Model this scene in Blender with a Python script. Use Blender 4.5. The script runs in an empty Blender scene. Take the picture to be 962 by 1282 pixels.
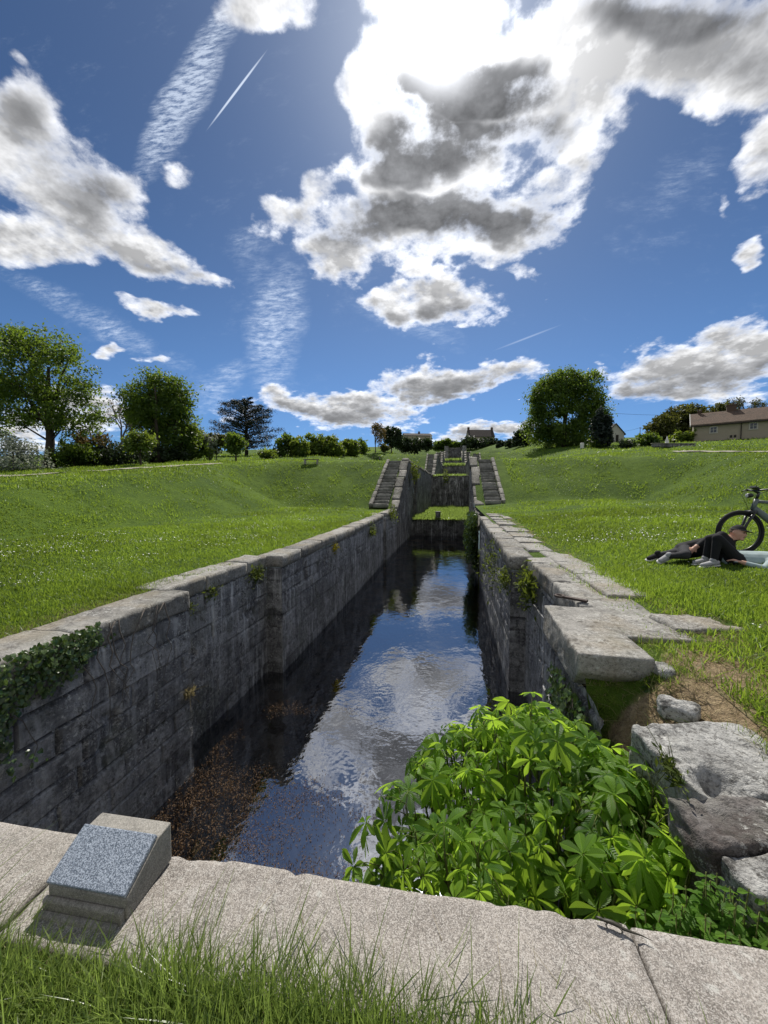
import bpy, math, random
import numpy as np
from mathutils import Vector, Matrix
random.seed(7)
rng = np.random.default_rng(11)
SC = bpy.context.scene
COL = SC.collection

# ------------------------------------------------------------------ camera geometry (also used to place things on the ground)
FPX = 462.0
PITCH = math.radians(2.85)
YAW = math.radians(10.4)
CZ = 1.4
CF = np.array([-math.sin(YAW) * math.cos(PITCH), math.cos(YAW) * math.cos(PITCH), -math.sin(PITCH)])
CR = np.array([math.cos(YAW), math.sin(YAW), 0.0])
CU = np.cross(CR, CF)
CC = np.array([0, 0, CZ])
WATER = -2.33


def ray(u, v):
    return CF + CR * (u - 481) / FPX + CU * (641 - v) / FPX


def at(u, v, depth):
    return CC + ray(u, v) * depth


def proj(P):
    q = np.asarray(P) - CC
    a = q @ CF
    return 481 + FPX * (q @ CR) / a, 641 - FPX * (q @ CU) / a


SUN = np.array([-0.02, 0.64, 0.768])
SUN = SUN / np.linalg.norm(SUN)


# ------------------------------------------------------------------ noise
def _hash(i, j, k, s):
    h = (i * 374761393 + j * 668265263 + k * 2147483647 + s * 974634777) & 0xFFFFFFFF
    h = ((h ^ (h >> 13)) * 1274126177) & 0xFFFFFFFF
    h = ((h ^ (h >> 16)) * 2246822519) & 0xFFFFFFFF
    return ((h ^ (h >> 15)) & 0xFFFFFF) / float(0xFFFFFF)


def vnoise(P, s=0):
    P = np.asarray(P, float)
    f = np.floor(P)
    t = P - f
    t = t * t * (3 - 2 * t)
    i = f.astype(np.int64)
    out = 0
    for a in (0, 1):
        wa = t[:, 0] if a else 1 - t[:, 0]
        for b in (0, 1):
            wb = t[:, 1] if b else 1 - t[:, 1]
            for c in (0, 1):
                wc = t[:, 2] if c else 1 - t[:, 2]
                out = out + wa * wb * wc * _hash(i[:, 0] + a, i[:, 1] + b, i[:, 2] + c, s)
    return out - 0.5


def fbm(P, octv=4, s=0):
    P = np.asarray(P, float)
    a, o = 1.0, 0
    for k in range(octv):
        o = o + a * vnoise(P, s + k)
        P = P * 2.03 + 7.1
        a *= 0.5
    return o


def sstep(a, b, x):
    t = np.clip((x - a) / (b - a), 0, 1)
    return t * t * (3 - 2 * t)


# ------------------------------------------------------------------ objects
def link(o, parent=None):
    COL.objects.link(o)
    if parent is not None:
        o.parent = parent
    return o


def tag(o, label=None, cat=None, group=None, kind=None):
    if label: o["label"] = label
    if cat: o["category"] = cat
    if group: o["group"] = group
    if kind: o["kind"] = kind
    return o


def thing(name, label, cat, loc=(0, 0, 0), rotz=0.0, group=None):
    o = bpy.data.objects.new(name, None)
    o.empty_display_size = 0.2
    link(o)
    o.location = [float(x) for x in loc]
    o.rotation_euler = (0, 0, rotz)
    return tag(o, label, cat, group)


class MB:
    """collects faces and links them as one mesh object"""
    def __init__(s):
        s.V, s.Q, s.T, s.tone, s.n = [], [], [], [], 0
        s.a, s.b, s.mq, s.mt = [], [], [], []

    def add(s, V, Q=None, T=None, tone=0.5, a=None, b=None, mi=0):
        V = np.asarray(V, float).reshape(-1, 3)
        s.V.append(V)
        if Q is not None and len(Q):
            Q = np.asarray(Q, np.int64).reshape(-1, 4); s.Q.append(Q + s.n); s.mq.append(np.full(len(Q), mi))
        if T is not None and len(T):
            T = np.asarray(T, np.int64).reshape(-1, 3); s.T.append(T + s.n); s.mt.append(np.full(len(T), mi))
        s.tone.append(np.broadcast_to(np.asarray(tone, float), (len(V),)))
        s.a.append(np.broadcast_to(np.asarray(0.0 if a is None else a, float), (len(V),)))
        s.b.append(np.broadcast_to(np.asarray(0.0 if b is None else b, float), (len(V),)))
        s.n += len(V)

    def box(s, c, size, rot=None, tone=0.5, mi=0):
        c = np.asarray(c, float); h = np.asarray(size, float) / 2
        v = np.array([[x, y, z] for x in (-1, 1) for y in (-1, 1) for z in (-1, 1)], float) * h
        if rot is not None:
            v = v @ np.asarray(rot).T
        s.add(v + c, [[0, 1, 3, 2], [4, 6, 7, 5], [0, 4, 5, 1], [2, 3, 7, 6], [0, 2, 6, 4], [1, 5, 7, 3]], tone=tone, mi=mi)

    def prism(s, poly, x0, x1, tone=0.5, mi=0):
        """polygon in the (y, z) plane pushed along x"""
        n = len(poly)
        v = [[x0, p[0], p[1]] for p in poly] + [[x1, p[0], p[1]] for p in poly]
        q = [[i, (i + 1) % n, n + (i + 1) % n, n + i] for i in range(n)]
        t = [[0, i + 1, i] for i in range(1, n - 1)] + [[n, n + i, n + i + 1] for i in range(1, n - 1)]
        s.add(v, q, t, tone=tone, mi=mi)

    def tube(s, path, radii, seg=8, tone=0.5, squash=None, ref=None, cap=True, mi=0):
        path = np.asarray(path, float)
        n = len(path)
        radii = np.broadcast_to(np.asarray(radii, float), (n,))
        tan = np.gradient(path, axis=0)
        tan /= np.maximum(np.linalg.norm(tan, axis=1), 1e-9)[:, None]
        r0 = np.asarray(ref if ref is not None else ((0, 0, 1) if abs(tan[0][2]) < 0.9 else (1, 0, 0)), float)
        V = []
        ang = np.linspace(0, 2 * math.pi, seg, endpoint=False)
        for i in range(n):
            t = tan[i]
            x = r0 - t * (r0 @ t)
            x /= max(np.linalg.norm(x), 1e-9)
            y = np.cross(t, x)
            if ref is None:
                r0 = x
            k = 1.0 if squash is None else squash
            V.append(path[i] + radii[i] * (np.cos(ang)[:, None] * x * k + np.sin(ang)[:, None] * y))
        V = np.concatenate(V)
        Q = []
        for i in range(n - 1):
            for j in range(seg):
                k = (j + 1) % seg
                Q.append([i * seg + j, i * seg + k, (i + 1) * seg + k, (i + 1) * seg + j])
        T = []
        if cap:
            V = np.concatenate([V, path[:1], path[-1:]])
            a, b = n * seg, n * seg + 1
            for j in range(seg):
                k = (j + 1) % seg
                T += [[a, k, j], [b, (n - 1) * seg + j, (n - 1) * seg + k]]
        s.add(V, Q, T, tone=tone, mi=mi)

    def capsule(s, p0, p1, r0, r1, seg=12, squash=None, ref=None, mi=0, tone=0.5):
        p0 = np.asarray(p0, float); p1 = np.asarray(p1, float)
        d = p1 - p0
        L = max(np.linalg.norm(d), 1e-6); d /= L
        pts, rad = [], []
        for a in (-85, -60, -35, -12):
            pts.append(p0 + d * r0 * math.sin(math.radians(a))); rad.append(r0 * math.cos(math.radians(a)))
        for f in (0.0, 0.25, 0.5, 0.75, 1.0):
            pts.append(p0 + d * L * f); rad.append(r0 + (r1 - r0) * f)
        for a in (12, 35, 60, 85):
            pts.append(p1 + d * r1 * math.sin(math.radians(a))); rad.append(r1 * math.cos(math.radians(a)))
        s.tube(pts, rad, seg, squash=squash, ref=ref, mi=mi, tone=tone)

    def ball(s, c, r, nu=14, nv=9, tone=0.5, fn=None, mi=0):
        r = np.broadcast_to(np.asarray(r, float), (3,))
        V = []
        for i in range(nv + 1):
            th = math.pi * i / nv
            for j in range(nu):
                ph = 2 * math.pi * j / nu
                V.append([math.sin(th) * math.cos(ph), math.sin(th) * math.sin(ph), math.cos(th)])
        V = np.array(V)
        if fn is not None:
            V = fn(V)
        Q = [[i * nu + j, (i + 1) * nu + j, (i + 1) * nu + (j + 1) % nu, i * nu + (j + 1) % nu] for i in range(nv) for j in range(nu)]
        s.add(V * r + np.asarray(c, float), Q, tone=tone, mi=mi)

    def build(s, name, mat, parent=None, smooth=False, attrs=False):
        V = np.concatenate(s.V) if s.V else np.zeros((0, 3))
        Q = np.concatenate(s.Q) if s.Q else np.zeros((0, 4), np.int64)
        T = np.concatenate(s.T) if s.T else np.zeros((0, 3), np.int64)
        me = bpy.data.meshes.new(name)
        me.vertices.add(len(V))
        me.vertices.foreach_set("co", V.astype(np.float32).ravel())
        nl = 4 * len(Q) + 3 * len(T)
        me.loops.add(nl)
        me.polygons.add(len(Q) + len(T))
        me.loops.foreach_set("vertex_index", np.concatenate([Q.ravel(), T.ravel()]).astype(np.int32))
        ls = np.concatenate([np.arange(len(Q)) * 4, 4 * len(Q) + np.arange(len(T)) * 3]).astype(np.int32)
        me.polygons.foreach_set("loop_start", ls)
        mats = mat if isinstance(mat, (list, tuple)) else [mat]
        for m in mats:
            me.materials.append(m)
        if len(mats) > 1:
            mi = np.concatenate((s.mq if s.mq else []) + (s.mt if s.mt else [])).astype(np.int32)
            me.polygons.foreach_set("material_index", mi)
        me.polygons.foreach_set("use_smooth", np.full(len(Q) + len(T), bool(smooth)))
        me.update(calc_edges=True)
        at_ = me.attributes.new("tone", "FLOAT", "POINT")
        at_.data.foreach_set("value", np.concatenate(s.tone).astype(np.float32))
        if attrs:
            for nm, src in (("la", s.a), ("lb", s.b)):
                x = me.attributes.new(nm, "FLOAT", "POINT")
                x.data.foreach_set("value", np.concatenate(src).astype(np.float32))
        return link(bpy.data.objects.new(name, me), parent)


def rough_block(mb, c, size, axes=None, res=0.08, rnd=0.03, amp=0.02, freq=3.0, seed=0, tone=0.5, shear=None):
    """a stone: a rounded box with a weathered, uneven surface. axes: rows are its local x, y, z directions"""
    size = np.asarray(size, float); h = size / 2
    n = np.maximum(np.ceil(size / res).astype(int), 1)
    pts, quads, off = [], [], 0
    for ax in range(3):
        b, d = [(1, 2), (2, 0), (0, 1)][ax]
        for sgn in (-1, 1):
            gb, gd = np.meshgrid(np.linspace(-h[b], h[b], n[b] + 1), np.linspace(-h[d], h[d], n[d] + 1), indexing="ij")
            P = np.zeros((gb.size, 3)); P[:, ax] = sgn * h[ax]; P[:, b] = gb.ravel(); P[:, d] = gd.ravel()
            idx = np.arange(gb.size).reshape(gb.shape) + off
            q = np.stack([idx[:-1, :-1], idx[1:, :-1], idx[1:, 1:], idx[:-1, 1:]], -1).reshape(-1, 4)
            quads.append(q if sgn > 0 else q[:, ::-1]); pts.append(P); off += len(P)
    P = np.concatenate(pts); Q = np.concatenate(quads)
    key = np.round(P * 5000).astype(np.int64)
    _, first, inv = np.unique(key, axis=0, return_index=True, return_inverse=True)
    P = P[first]; Q = inv.ravel()[Q]
    r = min(rnd, h.min() * 0.9)
    q = np.clip(P, -h + r, h - r)
    d = P - q
    d /= np.maximum(np.linalg.norm(d, axis=1), 1e-9)[:, None]
    P = q + d * r
    nz = fbm(P * freq + seed * 13.7, 4, seed) + 0.22 * fbm(P * freq * 6 + seed, 2, seed + 3)
    P = P + d * (nz[:, None] * amp * 2)
    if shear is not None:
        P = shear(P)
    A = np.eye(3) if axes is None else np.asarray(axes, float)
    mb.add(P @ A + np.asarray(c, float), Q, tone=tone)


def rotz(a):
    return np.array([[math.cos(a), -math.sin(a), 0], [math.sin(a), math.cos(a), 0], [0, 0, 1]])


# ------------------------------------------------------------------ node helper
class G:
    def __init__(s, nt):
        s.nt = nt; s.N = nt.nodes; s.L = nt.links

    def put(s, sock, v):
        if v is None: return
        if hasattr(v, "is_linked") or isinstance(v, bpy.types.NodeSocket):
            s.L.new(v, sock)
        else:
            sock.default_value = v

    def node(s, t, ins=None, **props):
        n = s.N.new(t)
        for k, v in props.items():
            setattr(n, k, v)
        for k, v in (ins or {}).items():
            s.put(n.inputs[k], v)
        return n

    def m(s, op, a, b=None, c=None, clamp=False):
        n = s.N.new("ShaderNodeMath"); n.operation = op; n.use_clamp = clamp
        s.put(n.inputs[0], a); s.put(n.inputs[1], b)
        if c is not None: s.put(n.inputs[2], c)
        return n.outputs[0]

    def vm(s, op, a, b=None, scale=None):
        n = s.N.new("ShaderNodeVectorMath"); n.operation = op
        s.put(n.inputs[0], a)
        if b is not None: s.put(n.inputs[1], b)
        if scale is not None: s.put(n.inputs["Scale"], scale)
        return n.outputs["Value"] if op in ("DOT_PRODUCT", "LENGTH", "DISTANCE") else n.outputs["Vector"]

    def noise(s, vec, scale, detail=4, rough=0.55, dist=0.0, color=False):
        n = s.node("ShaderNodeTexNoise", {"Vector": vec, "Scale": scale, "Detail": detail, "Roughness": rough, "Distortion": dist})
        return n.outputs["Color"] if color else n.outputs["Fac"]

    def ramp(s, x, a, b, lo=0.0, hi=1.0, smooth=True):
        n = s.node("ShaderNodeMapRange", {0: x, 1: a, 2: b, 3: lo, 4: hi})
        n.interpolation_type = "SMOOTHSTEP" if smooth else "LINEAR"
        return n.outputs[0]

    def mix(s, f, a, b, mode="MIX"):
        n = s.N.new("ShaderNodeMix"); n.data_type = "RGBA"; n.blend_type = mode
        s.put(n.inputs[0], f); s.put(n.inputs[6], a if not isinstance(a, tuple) else (*a[:3], 1)); s.put(n.inputs[7], b if not isinstance(b, tuple) else (*b[:3], 1))
        return n.outputs[2]

    def mapping(s, vec, scale=(1, 1, 1), rot=(0, 0, 0)):
        n = s.node("ShaderNodeMapping", {"Vector": vec, "Scale": scale, "Rotation": rot})
        return n.outputs[0]

    def xyz(s, v):
        n = s.node("ShaderNodeSeparateXYZ", {0: v}); return n.outputs[0], n.outputs[1], n.outputs[2]

    def com(s, x, y, z):
        n = s.N.new("ShaderNodeCombineXYZ"); s.put(n.inputs[0], x); s.put(n.inputs[1], y); s.put(n.inputs[2], z); return n.outputs[0]

    def attr(s, name):
        return s.node("ShaderNodeAttribute", attribute_name=name).outputs["Fac"]


MATS = {}


def new_mat(name):
    m = bpy.data.materials.new(name); m.use_nodes = True
    m.node_tree.nodes.clear()
    g = G(m.node_tree)
    out = g.node("ShaderNodeOutputMaterial")
    MATS[name] = m
    return m, g, out


def bsdf(g, out, color, rough=0.8, bump=None, bump_s=0.5, bump_d=0.02, spec=0.3, metal=0.0, transl=0.0, tcolor=None):
    p = g.node("ShaderNodeBsdfPrincipled", {"Base Color": color if not isinstance(color, tuple) else (*color[:3], 1), "Roughness": rough, "Metallic": metal})
    p.inputs["Specular IOR Level"].default_value = spec
    nrm = None
    if bump is not None:
        b = g.node("ShaderNodeBump", {"Height": bump, "Strength": bump_s, "Distance": bump_d})
        nrm = b.outputs[0]
        g.L.new(nrm, p.inputs["Normal"])
    sh = p.outputs[0]
    if transl > 0:
        t = g.node("ShaderNodeBsdfTranslucent", {"Color": tcolor if tcolor is not None else color})
        mx = g.node("ShaderNodeMixShader", {0: transl})
        g.L.new(p.outputs[0], mx.inputs[1]); g.L.new(t.outputs[0], mx.inputs[2])
        sh = mx.outputs[0]
    g.L.new(sh, out.inputs[0])
    return p


def plain(name, col, rough=0.7, metal=0.0, spec=0.3, var=0.15, scale=20.0):
    m, g, out = new_mat(name)
    tc = g.node("ShaderNodeTexCoord").outputs["Object"]
    n = g.noise(tc, scale, 4)
    c = g.mix(n, tuple(x * (1 - var) for x in col), tuple(min(1, x * (1 + var)) for x in col))
    bsdf(g, out, c, rough, metal=metal, spec=spec)
    return m
# ------------------------------------------------------------------ materials
def mat_stone(name, dark, light, mix_bias=0.5, streak=0.0, lichen=0.3, moss=0.0, speck=0.0, bump_d=0.02, warm=None, fine=30.0, blotch=0.0):
    m, g, out = new_mat(name)
    geo = g.node("ShaderNodeNewGeometry")
    tc = geo.outputs["Position"]
    tone = g.attr("tone")
    n1 = g.noise(tc, 1.3, 6, 0.6)
    n2 = g.noise(tc, 7.0, 6, 0.65)
    n3 = g.noise(tc, fine, 4, 0.7)
    f = g.m("ADD", g.m("MULTIPLY", n1, 0.5), g.m("MULTIPLY", n2, 0.5))
    f = g.m("ADD", f, g.m("MULTIPLY", g.m("SUBTRACT", tone, 0.5), 0.35))
    f = g.ramp(f, mix_bias - 0.16, mix_bias + 0.2)
    c = g.mix(f, dark, light)
    c = g.mix(g.m("MULTIPLY", g.ramp(n3, 0.35, 0.7), 0.5), c, g.mix(0.6, c, (0.02, 0.02, 0.02)))
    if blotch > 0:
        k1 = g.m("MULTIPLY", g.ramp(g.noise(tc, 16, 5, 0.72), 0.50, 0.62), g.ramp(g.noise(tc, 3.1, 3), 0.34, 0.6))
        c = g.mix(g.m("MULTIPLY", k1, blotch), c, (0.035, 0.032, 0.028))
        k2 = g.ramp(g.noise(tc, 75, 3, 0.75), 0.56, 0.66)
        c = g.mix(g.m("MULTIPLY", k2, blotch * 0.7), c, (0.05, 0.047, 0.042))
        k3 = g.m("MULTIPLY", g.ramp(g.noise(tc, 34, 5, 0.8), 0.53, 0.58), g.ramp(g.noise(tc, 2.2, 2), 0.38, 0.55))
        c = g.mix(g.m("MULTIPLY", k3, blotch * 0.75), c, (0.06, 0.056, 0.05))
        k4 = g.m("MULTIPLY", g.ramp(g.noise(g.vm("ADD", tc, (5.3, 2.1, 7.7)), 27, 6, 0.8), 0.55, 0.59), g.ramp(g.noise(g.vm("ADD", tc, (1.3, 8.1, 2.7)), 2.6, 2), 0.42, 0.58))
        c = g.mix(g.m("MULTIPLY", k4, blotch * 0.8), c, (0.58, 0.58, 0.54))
    if warm is not None:
        c = g.mix(g.m("MULTIPLY", g.ramp(g.noise(tc, 2.2, 4), 0.45, 0.7), 0.5), c, warm)
    if streak > 0:
        sv = g.mapping(tc, (3.6, 3.6, 0.32))
        s1 = g.noise(sv, 2.0, 5, 0.7)
        sv2 = g.mapping(tc, (9, 9, 0.5))
        s2 = g.noise(sv2, 1.6, 4, 0.6)
        patch = g.ramp(g.noise(tc, 0.55, 2), 0.42, 0.6)
        s = g.m("MULTIPLY", g.ramp(s1, 0.48, 0.64), g.m("ADD", 0.45, patch))
        s = g.m("MULTIPLY", s, g.ramp(s2, 0.38, 0.62))
        s = g.m("MULTIPLY", s, g.ramp(n3, 0.2, 0.5))
        c = g.mix(g.m("MULTIPLY", s, streak, clamp=True), c, (0.62, 0.62, 0.61))
        d1 = g.ramp(g.noise(g.mapping(tc, (2.5, 2.5, 0.22)), 2.4, 4, 0.6), 0.48, 0.7)
        c = g.mix(g.m("MULTIPLY", d1, 0.6), c, (0.045, 0.045, 0.048))
    if streak > 0:
        mo_ = g.m('MULTIPLY', g.ramp(g.noise(tc, 13, 8, 0.82), 0.50, 0.60), g.ramp(g.noise(tc, 1.1, 4), 0.36, 0.6))
        c = g.mix(g.m("MULTIPLY", mo_, 0.75), c, (0.42, 0.415, 0.40))
    if lichen > 0:
        v = g.node("ShaderNodeTexVoronoi", {"Vector": g.vm("ADD", tc, g.vm("SCALE", g.noise(tc, 9, 2, color=True), scale=0.12)), "Scale": 11.0})
        l = g.ramp(v.outputs["Distance"], 0.2, 0.08)
        l = g.m("MULTIPLY", l, g.ramp(g.noise(tc, 2.6, 3), 0.46, 0.6))
        l = g.m("MULTIPLY", l, g.ramp(n3, 0.3, 0.5))
        c = g.mix(g.m("MULTIPLY", l, lichen, clamp=True), c, (0.5, 0.5, 0.46))
    if speck > 0:
        w = g.node("ShaderNodeTexVoronoi", {"Vector": tc, "Scale": 420.0}).outputs["Color"]
        wx = g.xyz(w)[0]
        c = g.mix(g.m("MULTIPLY", g.ramp(wx, 0.62, 0.8), speck), c, (0.55, 0.52, 0.48))
        c = g.mix(g.m("MULTIPLY", g.ramp(wx, 0.3, 0.12), speck), c, (0.05, 0.045, 0.042))
    if moss > 0:
        mo = g.m("MULTIPLY", g.ramp(g.noise(tc, 1.7, 5, 0.65), 0.5, 0.66), moss)
        c = g.mix(g.m("MULTIPLY", mo, g.ramp(n2, 0.35, 0.55)), c, (0.035, 0.045, 0.012))
    h = g.m("ADD", g.m("MULTIPLY", n2, 0.6), g.m("MULTIPLY", n3, 0.45))
    bsdf(g, out, c, 0.88, h, 0.9, bump_d, spec=0.25)
    return m


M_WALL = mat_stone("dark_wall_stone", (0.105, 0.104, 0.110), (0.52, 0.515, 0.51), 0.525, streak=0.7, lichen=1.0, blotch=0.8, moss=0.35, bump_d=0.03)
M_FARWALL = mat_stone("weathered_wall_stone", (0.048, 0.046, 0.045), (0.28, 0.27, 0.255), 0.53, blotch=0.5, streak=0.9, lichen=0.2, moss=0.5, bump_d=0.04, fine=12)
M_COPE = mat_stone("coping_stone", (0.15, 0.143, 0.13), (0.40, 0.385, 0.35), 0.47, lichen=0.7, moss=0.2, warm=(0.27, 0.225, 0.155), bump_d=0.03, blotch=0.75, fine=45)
M_ROCK = mat_stone("lichen_rock", (0.16, 0.155, 0.145), (0.47, 0.465, 0.44), 0.46, lichen=0.9, moss=0.25, bump_d=0.045, blotch=0.9, fine=40)
M_DARKROCK = mat_stone("dark_lichen_rock", (0.05, 0.036, 0.030), (0.36, 0.345, 0.33), 0.55, lichen=1.0, moss=0.3, bump_d=0.05, blotch=0.8, fine=45)
M_PARAPET = mat_stone("pink_granite", (0.215, 0.192, 0.168), (0.39, 0.355, 0.315), 0.5, lichen=0.6, moss=0.12, blotch=0.28, speck=0.5, bump_d=0.006, fine=90)
M_PEDESTAL = mat_stone("pale_concrete", (0.20, 0.19, 0.165), (0.34, 0.32, 0.28), 0.5, lichen=0.15, speck=0.25, bump_d=0.004, fine=70)
M_FARCOPE = mat_stone('rubbly_coping_stone', (0.07, 0.065, 0.055), (0.34, 0.32, 0.28), 0.53, lichen=0.3, moss=0.7, bump_d=0.04, blotch=0.8, fine=10)
M_STEP = mat_stone("step_stone", (0.10, 0.097, 0.085), (0.30, 0.29, 0.26), 0.5, lichen=0.3, moss=0.5, bump_d=0.03, fine=14)


def mat_granite():
    m, g, out = new_mat("polished_grey_granite")
    tc = g.node("ShaderNodeTexCoord").outputs["Object"]
    a = g.xyz(g.node("ShaderNodeTexVoronoi", {"Vector": g.vm("ADD", tc, g.vm("SCALE", g.noise(tc, 160, 2, color=True), scale=0.004)), "Scale": 420.0}).outputs["Color"])[0]
    b = g.noise(tc, 300, 3, 0.7)
    c = g.mix(g.ramp(a, 0.2, 0.85), (0.09, 0.115, 0.15), (0.42, 0.47, 0.54))
    c = g.mix(g.ramp(b, 0.55, 0.68), c, (0.035, 0.045, 0.06))
    bsdf(g, out, c, 0.45, g.m("ADD", a, b), 0.25, 0.002, spec=0.5)
    return m


M_GRANITE = mat_granite()


def mat_ground():
    m, g, out = new_mat("lawn_turf")
    tc = g.node("ShaderNodeNewGeometry").outputs["Position"]
    dirt = g.attr("tone")
    n1 = g.noise(tc, 0.35, 5, 0.6)
    n2 = g.noise(tc, 2.6, 6, 0.7)
    n3 = g.noise(tc, 14, 5, 0.75)
    n4 = g.noise(tc, 60, 3, 0.7)
    c = g.mix(g.ramp(n1, 0.35, 0.65), (0.045, 0.085, 0.012), (0.088, 0.145, 0.018))
    c = g.mix(g.m("MULTIPLY", g.ramp(n2, 0.45, 0.7), 0.6), c, (0.03, 0.062, 0.010))
    c = g.mix(g.m("MULTIPLY", g.ramp(n3, 0.45, 0.7), 0.6), c, (0.125, 0.17, 0.025))
    c = g.mix(g.m("MULTIPLY", g.ramp(n4, 0.5, 0.7), 0.5), c, (0.018, 0.035, 0.006))
    soil = g.mix(g.ramp(n3, 0.3, 0.7), (0.20, 0.145, 0.085), (0.36, 0.28, 0.17))
    soil = g.mix(g.m("MULTIPLY", g.ramp(n4, 0.5, 0.65), 0.6), soil, (0.09, 0.065, 0.04))
    d = g.ramp(g.m("ADD", dirt, g.m("MULTIPLY", g.m("SUBTRACT", n2, 0.5), 0.9)), 0.42, 0.62)
    c = g.mix(d, c, soil)
    h = g.m("ADD", g.m("MULTIPLY", n3, 0.7), g.m("MULTIPLY", n2, 0.9))
    bsdf(g, out, c, 0.95, h, 0.9, 0.09, spec=0.1)
    return m


M_GROUND = mat_ground()


def mat_leaf(name, c0, c1, transl=0.4, tcol=(0.25, 0.36, 0.03), rough=0.55, spec=0.3, vein=False):
    m, g, out = new_mat(name)
    tone = g.attr("tone")
    tc = g.node("ShaderNodeNewGeometry").outputs["Position"]
    f = g.m("ADD", tone, g.m("MULTIPLY", g.m("SUBTRACT", g.noise(tc, 5, 3), 0.5), 0.5), clamp=True)
    c = g.mix(f, c0, c1)
    t = g.mix(f, tuple(x * 0.6 for x in tcol), tcol)
    bump = None
    if vein:
        a = g.attr("la"); b = g.attr("lb")
        ab = g.m("ABSOLUTE", b)
        ph = g.m("FRACT", g.m("SUBTRACT", g.m("MULTIPLY", a, 11.0), g.m("MULTIPLY", ab, 2.2)))
        vn = g.m("MULTIPLY", g.m("ABSOLUTE", g.m("SUBTRACT", ph, 0.5)), 2.0)
        mid = g.ramp(ab, 0.0, 0.09, 1.0, 0.0)
        line = g.m("MAXIMUM", g.ramp(vn, 0.8, 1.0), mid)
        c = g.mix(g.m("MULTIPLY", line, 0.45), c, tuple(min(1, x * 2.4) for x in c1))
        bump = g.m("SUBTRACT", g.m("MULTIPLY", g.m("SINE", g.m("MULTIPLY", ph, 3.1416)), 1.0), mid)
    bsdf(g, out, c, rough, bump, 0.6, 0.004, spec=spec, transl=transl, tcolor=t)
    return m


M_BLADE = mat_leaf("grass_blades", (0.030, 0.064, 0.008), (0.128, 0.222, 0.025), 0.5, (0.33, 0.46, 0.045), 0.45, 0.35)
M_LONGBLADE = mat_leaf("long_grass_blades", (0.07, 0.125, 0.025), (0.27, 0.33, 0.09), 0.5, (0.36, 0.50, 0.10), 0.32, 0.6)
M_DRYBLADE = mat_leaf("dry_grass_blades", (0.16, 0.13, 0.06), (0.34, 0.29, 0.16), 0.35, (0.40, 0.34, 0.16), 0.6, 0.2)
M_CHEST = mat_leaf("chestnut_leaves", (0.036, 0.105, 0.014), (0.19, 0.33, 0.025), 0.5, (0.48, 0.74, 0.06), 0.42, 0.4, vein=True)
M_NETTLE = mat_leaf("nettle_leaves", (0.03, 0.10, 0.012), (0.12, 0.24, 0.022), 0.42, (0.24, 0.48, 0.03), 0.5, 0.35, vein=True)
M_IVY = mat_leaf("ivy_leaves", (0.022, 0.055, 0.012), (0.11, 0.16, 0.045), 0.28, (0.14, 0.22, 0.03), 0.3, 0.55)
M_MOSSY = mat_leaf("wall_plant_leaves", (0.03, 0.055, 0.010), (0.10, 0.13, 0.02), 0.35, (0.22, 0.28, 0.03), 0.6, 0.2)
M_YELLOWPLANT = mat_leaf("yellow_wall_leaves", (0.10, 0.10, 0.012), (0.30, 0.26, 0.02), 0.35, (0.45, 0.38, 0.03), 0.6, 0.2)
M_TREE = mat_leaf("tree_leaves", (0.028, 0.060, 0.012), (0.085, 0.135, 0.022), 0.40, (0.26, 0.38, 0.035), 0.5, 0.3)
M_TREE_DARK = mat_leaf("dark_tree_leaves", (0.012, 0.024, 0.010), (0.032, 0.05, 0.016), 0.2, (0.06, 0.10, 0.02), 0.5, 0.3)
M_TREE_LIME = mat_leaf("bright_tree_leaves", (0.045, 0.082, 0.012), (0.115, 0.165, 0.025), 0.42, (0.29, 0.38, 0.04), 0.5, 0.3)
M_TREE_BROWN = mat_leaf("bronze_tree_leaves", (0.035, 0.044, 0.014), (0.085, 0.092, 0.026), 0.3, (0.19, 0.20, 0.03), 0.55, 0.2)
M_TREE_RUST = mat_leaf("rusty_budding_leaves", (0.085, 0.075, 0.025), (0.17, 0.14, 0.045), 0.3, (0.35, 0.22, 0.06), 0.6, 0.2)
M_TREE_BLUE = mat_leaf("cedar_needles", (0.010, 0.018, 0.014), (0.026, 0.038, 0.03), 0.1, (0.04, 0.06, 0.04), 0.55, 0.3)
M_BLOSSOM = mat_leaf("white_blossom", (0.045, 0.075, 0.025), (0.46, 0.48, 0.38), 0.25, (0.5, 0.52, 0.4), 0.6, 0.2)
M_DAISY = plain("daisy_petals", (0.8, 0.8, 0.76), 0.6, var=0.05)


def mat_bark(name, col):
    m, g, out = new_mat(name)
    tc = g.node("ShaderNodeNewGeometry").outputs["Position"]
    n = g.noise(g.mapping(tc, (6, 6, 1.2)), 3.0, 5, 0.65)
    c = g.mix(n, tuple(x * 0.5 for x in col), tuple(x * 1.5 for x in col))
    bsdf(g, out, c, 0.9, n, 0.8, 0.05, spec=0.15)
    return m


M_BARK = mat_bark("dark_bark", (0.055, 0.044, 0.034))
M_PALEBARK = mat_bark("grey_twigs", (0.13, 0.115, 0.10))
M_STEM = mat_bark("green_stems", (0.11, 0.13, 0.04))


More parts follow.
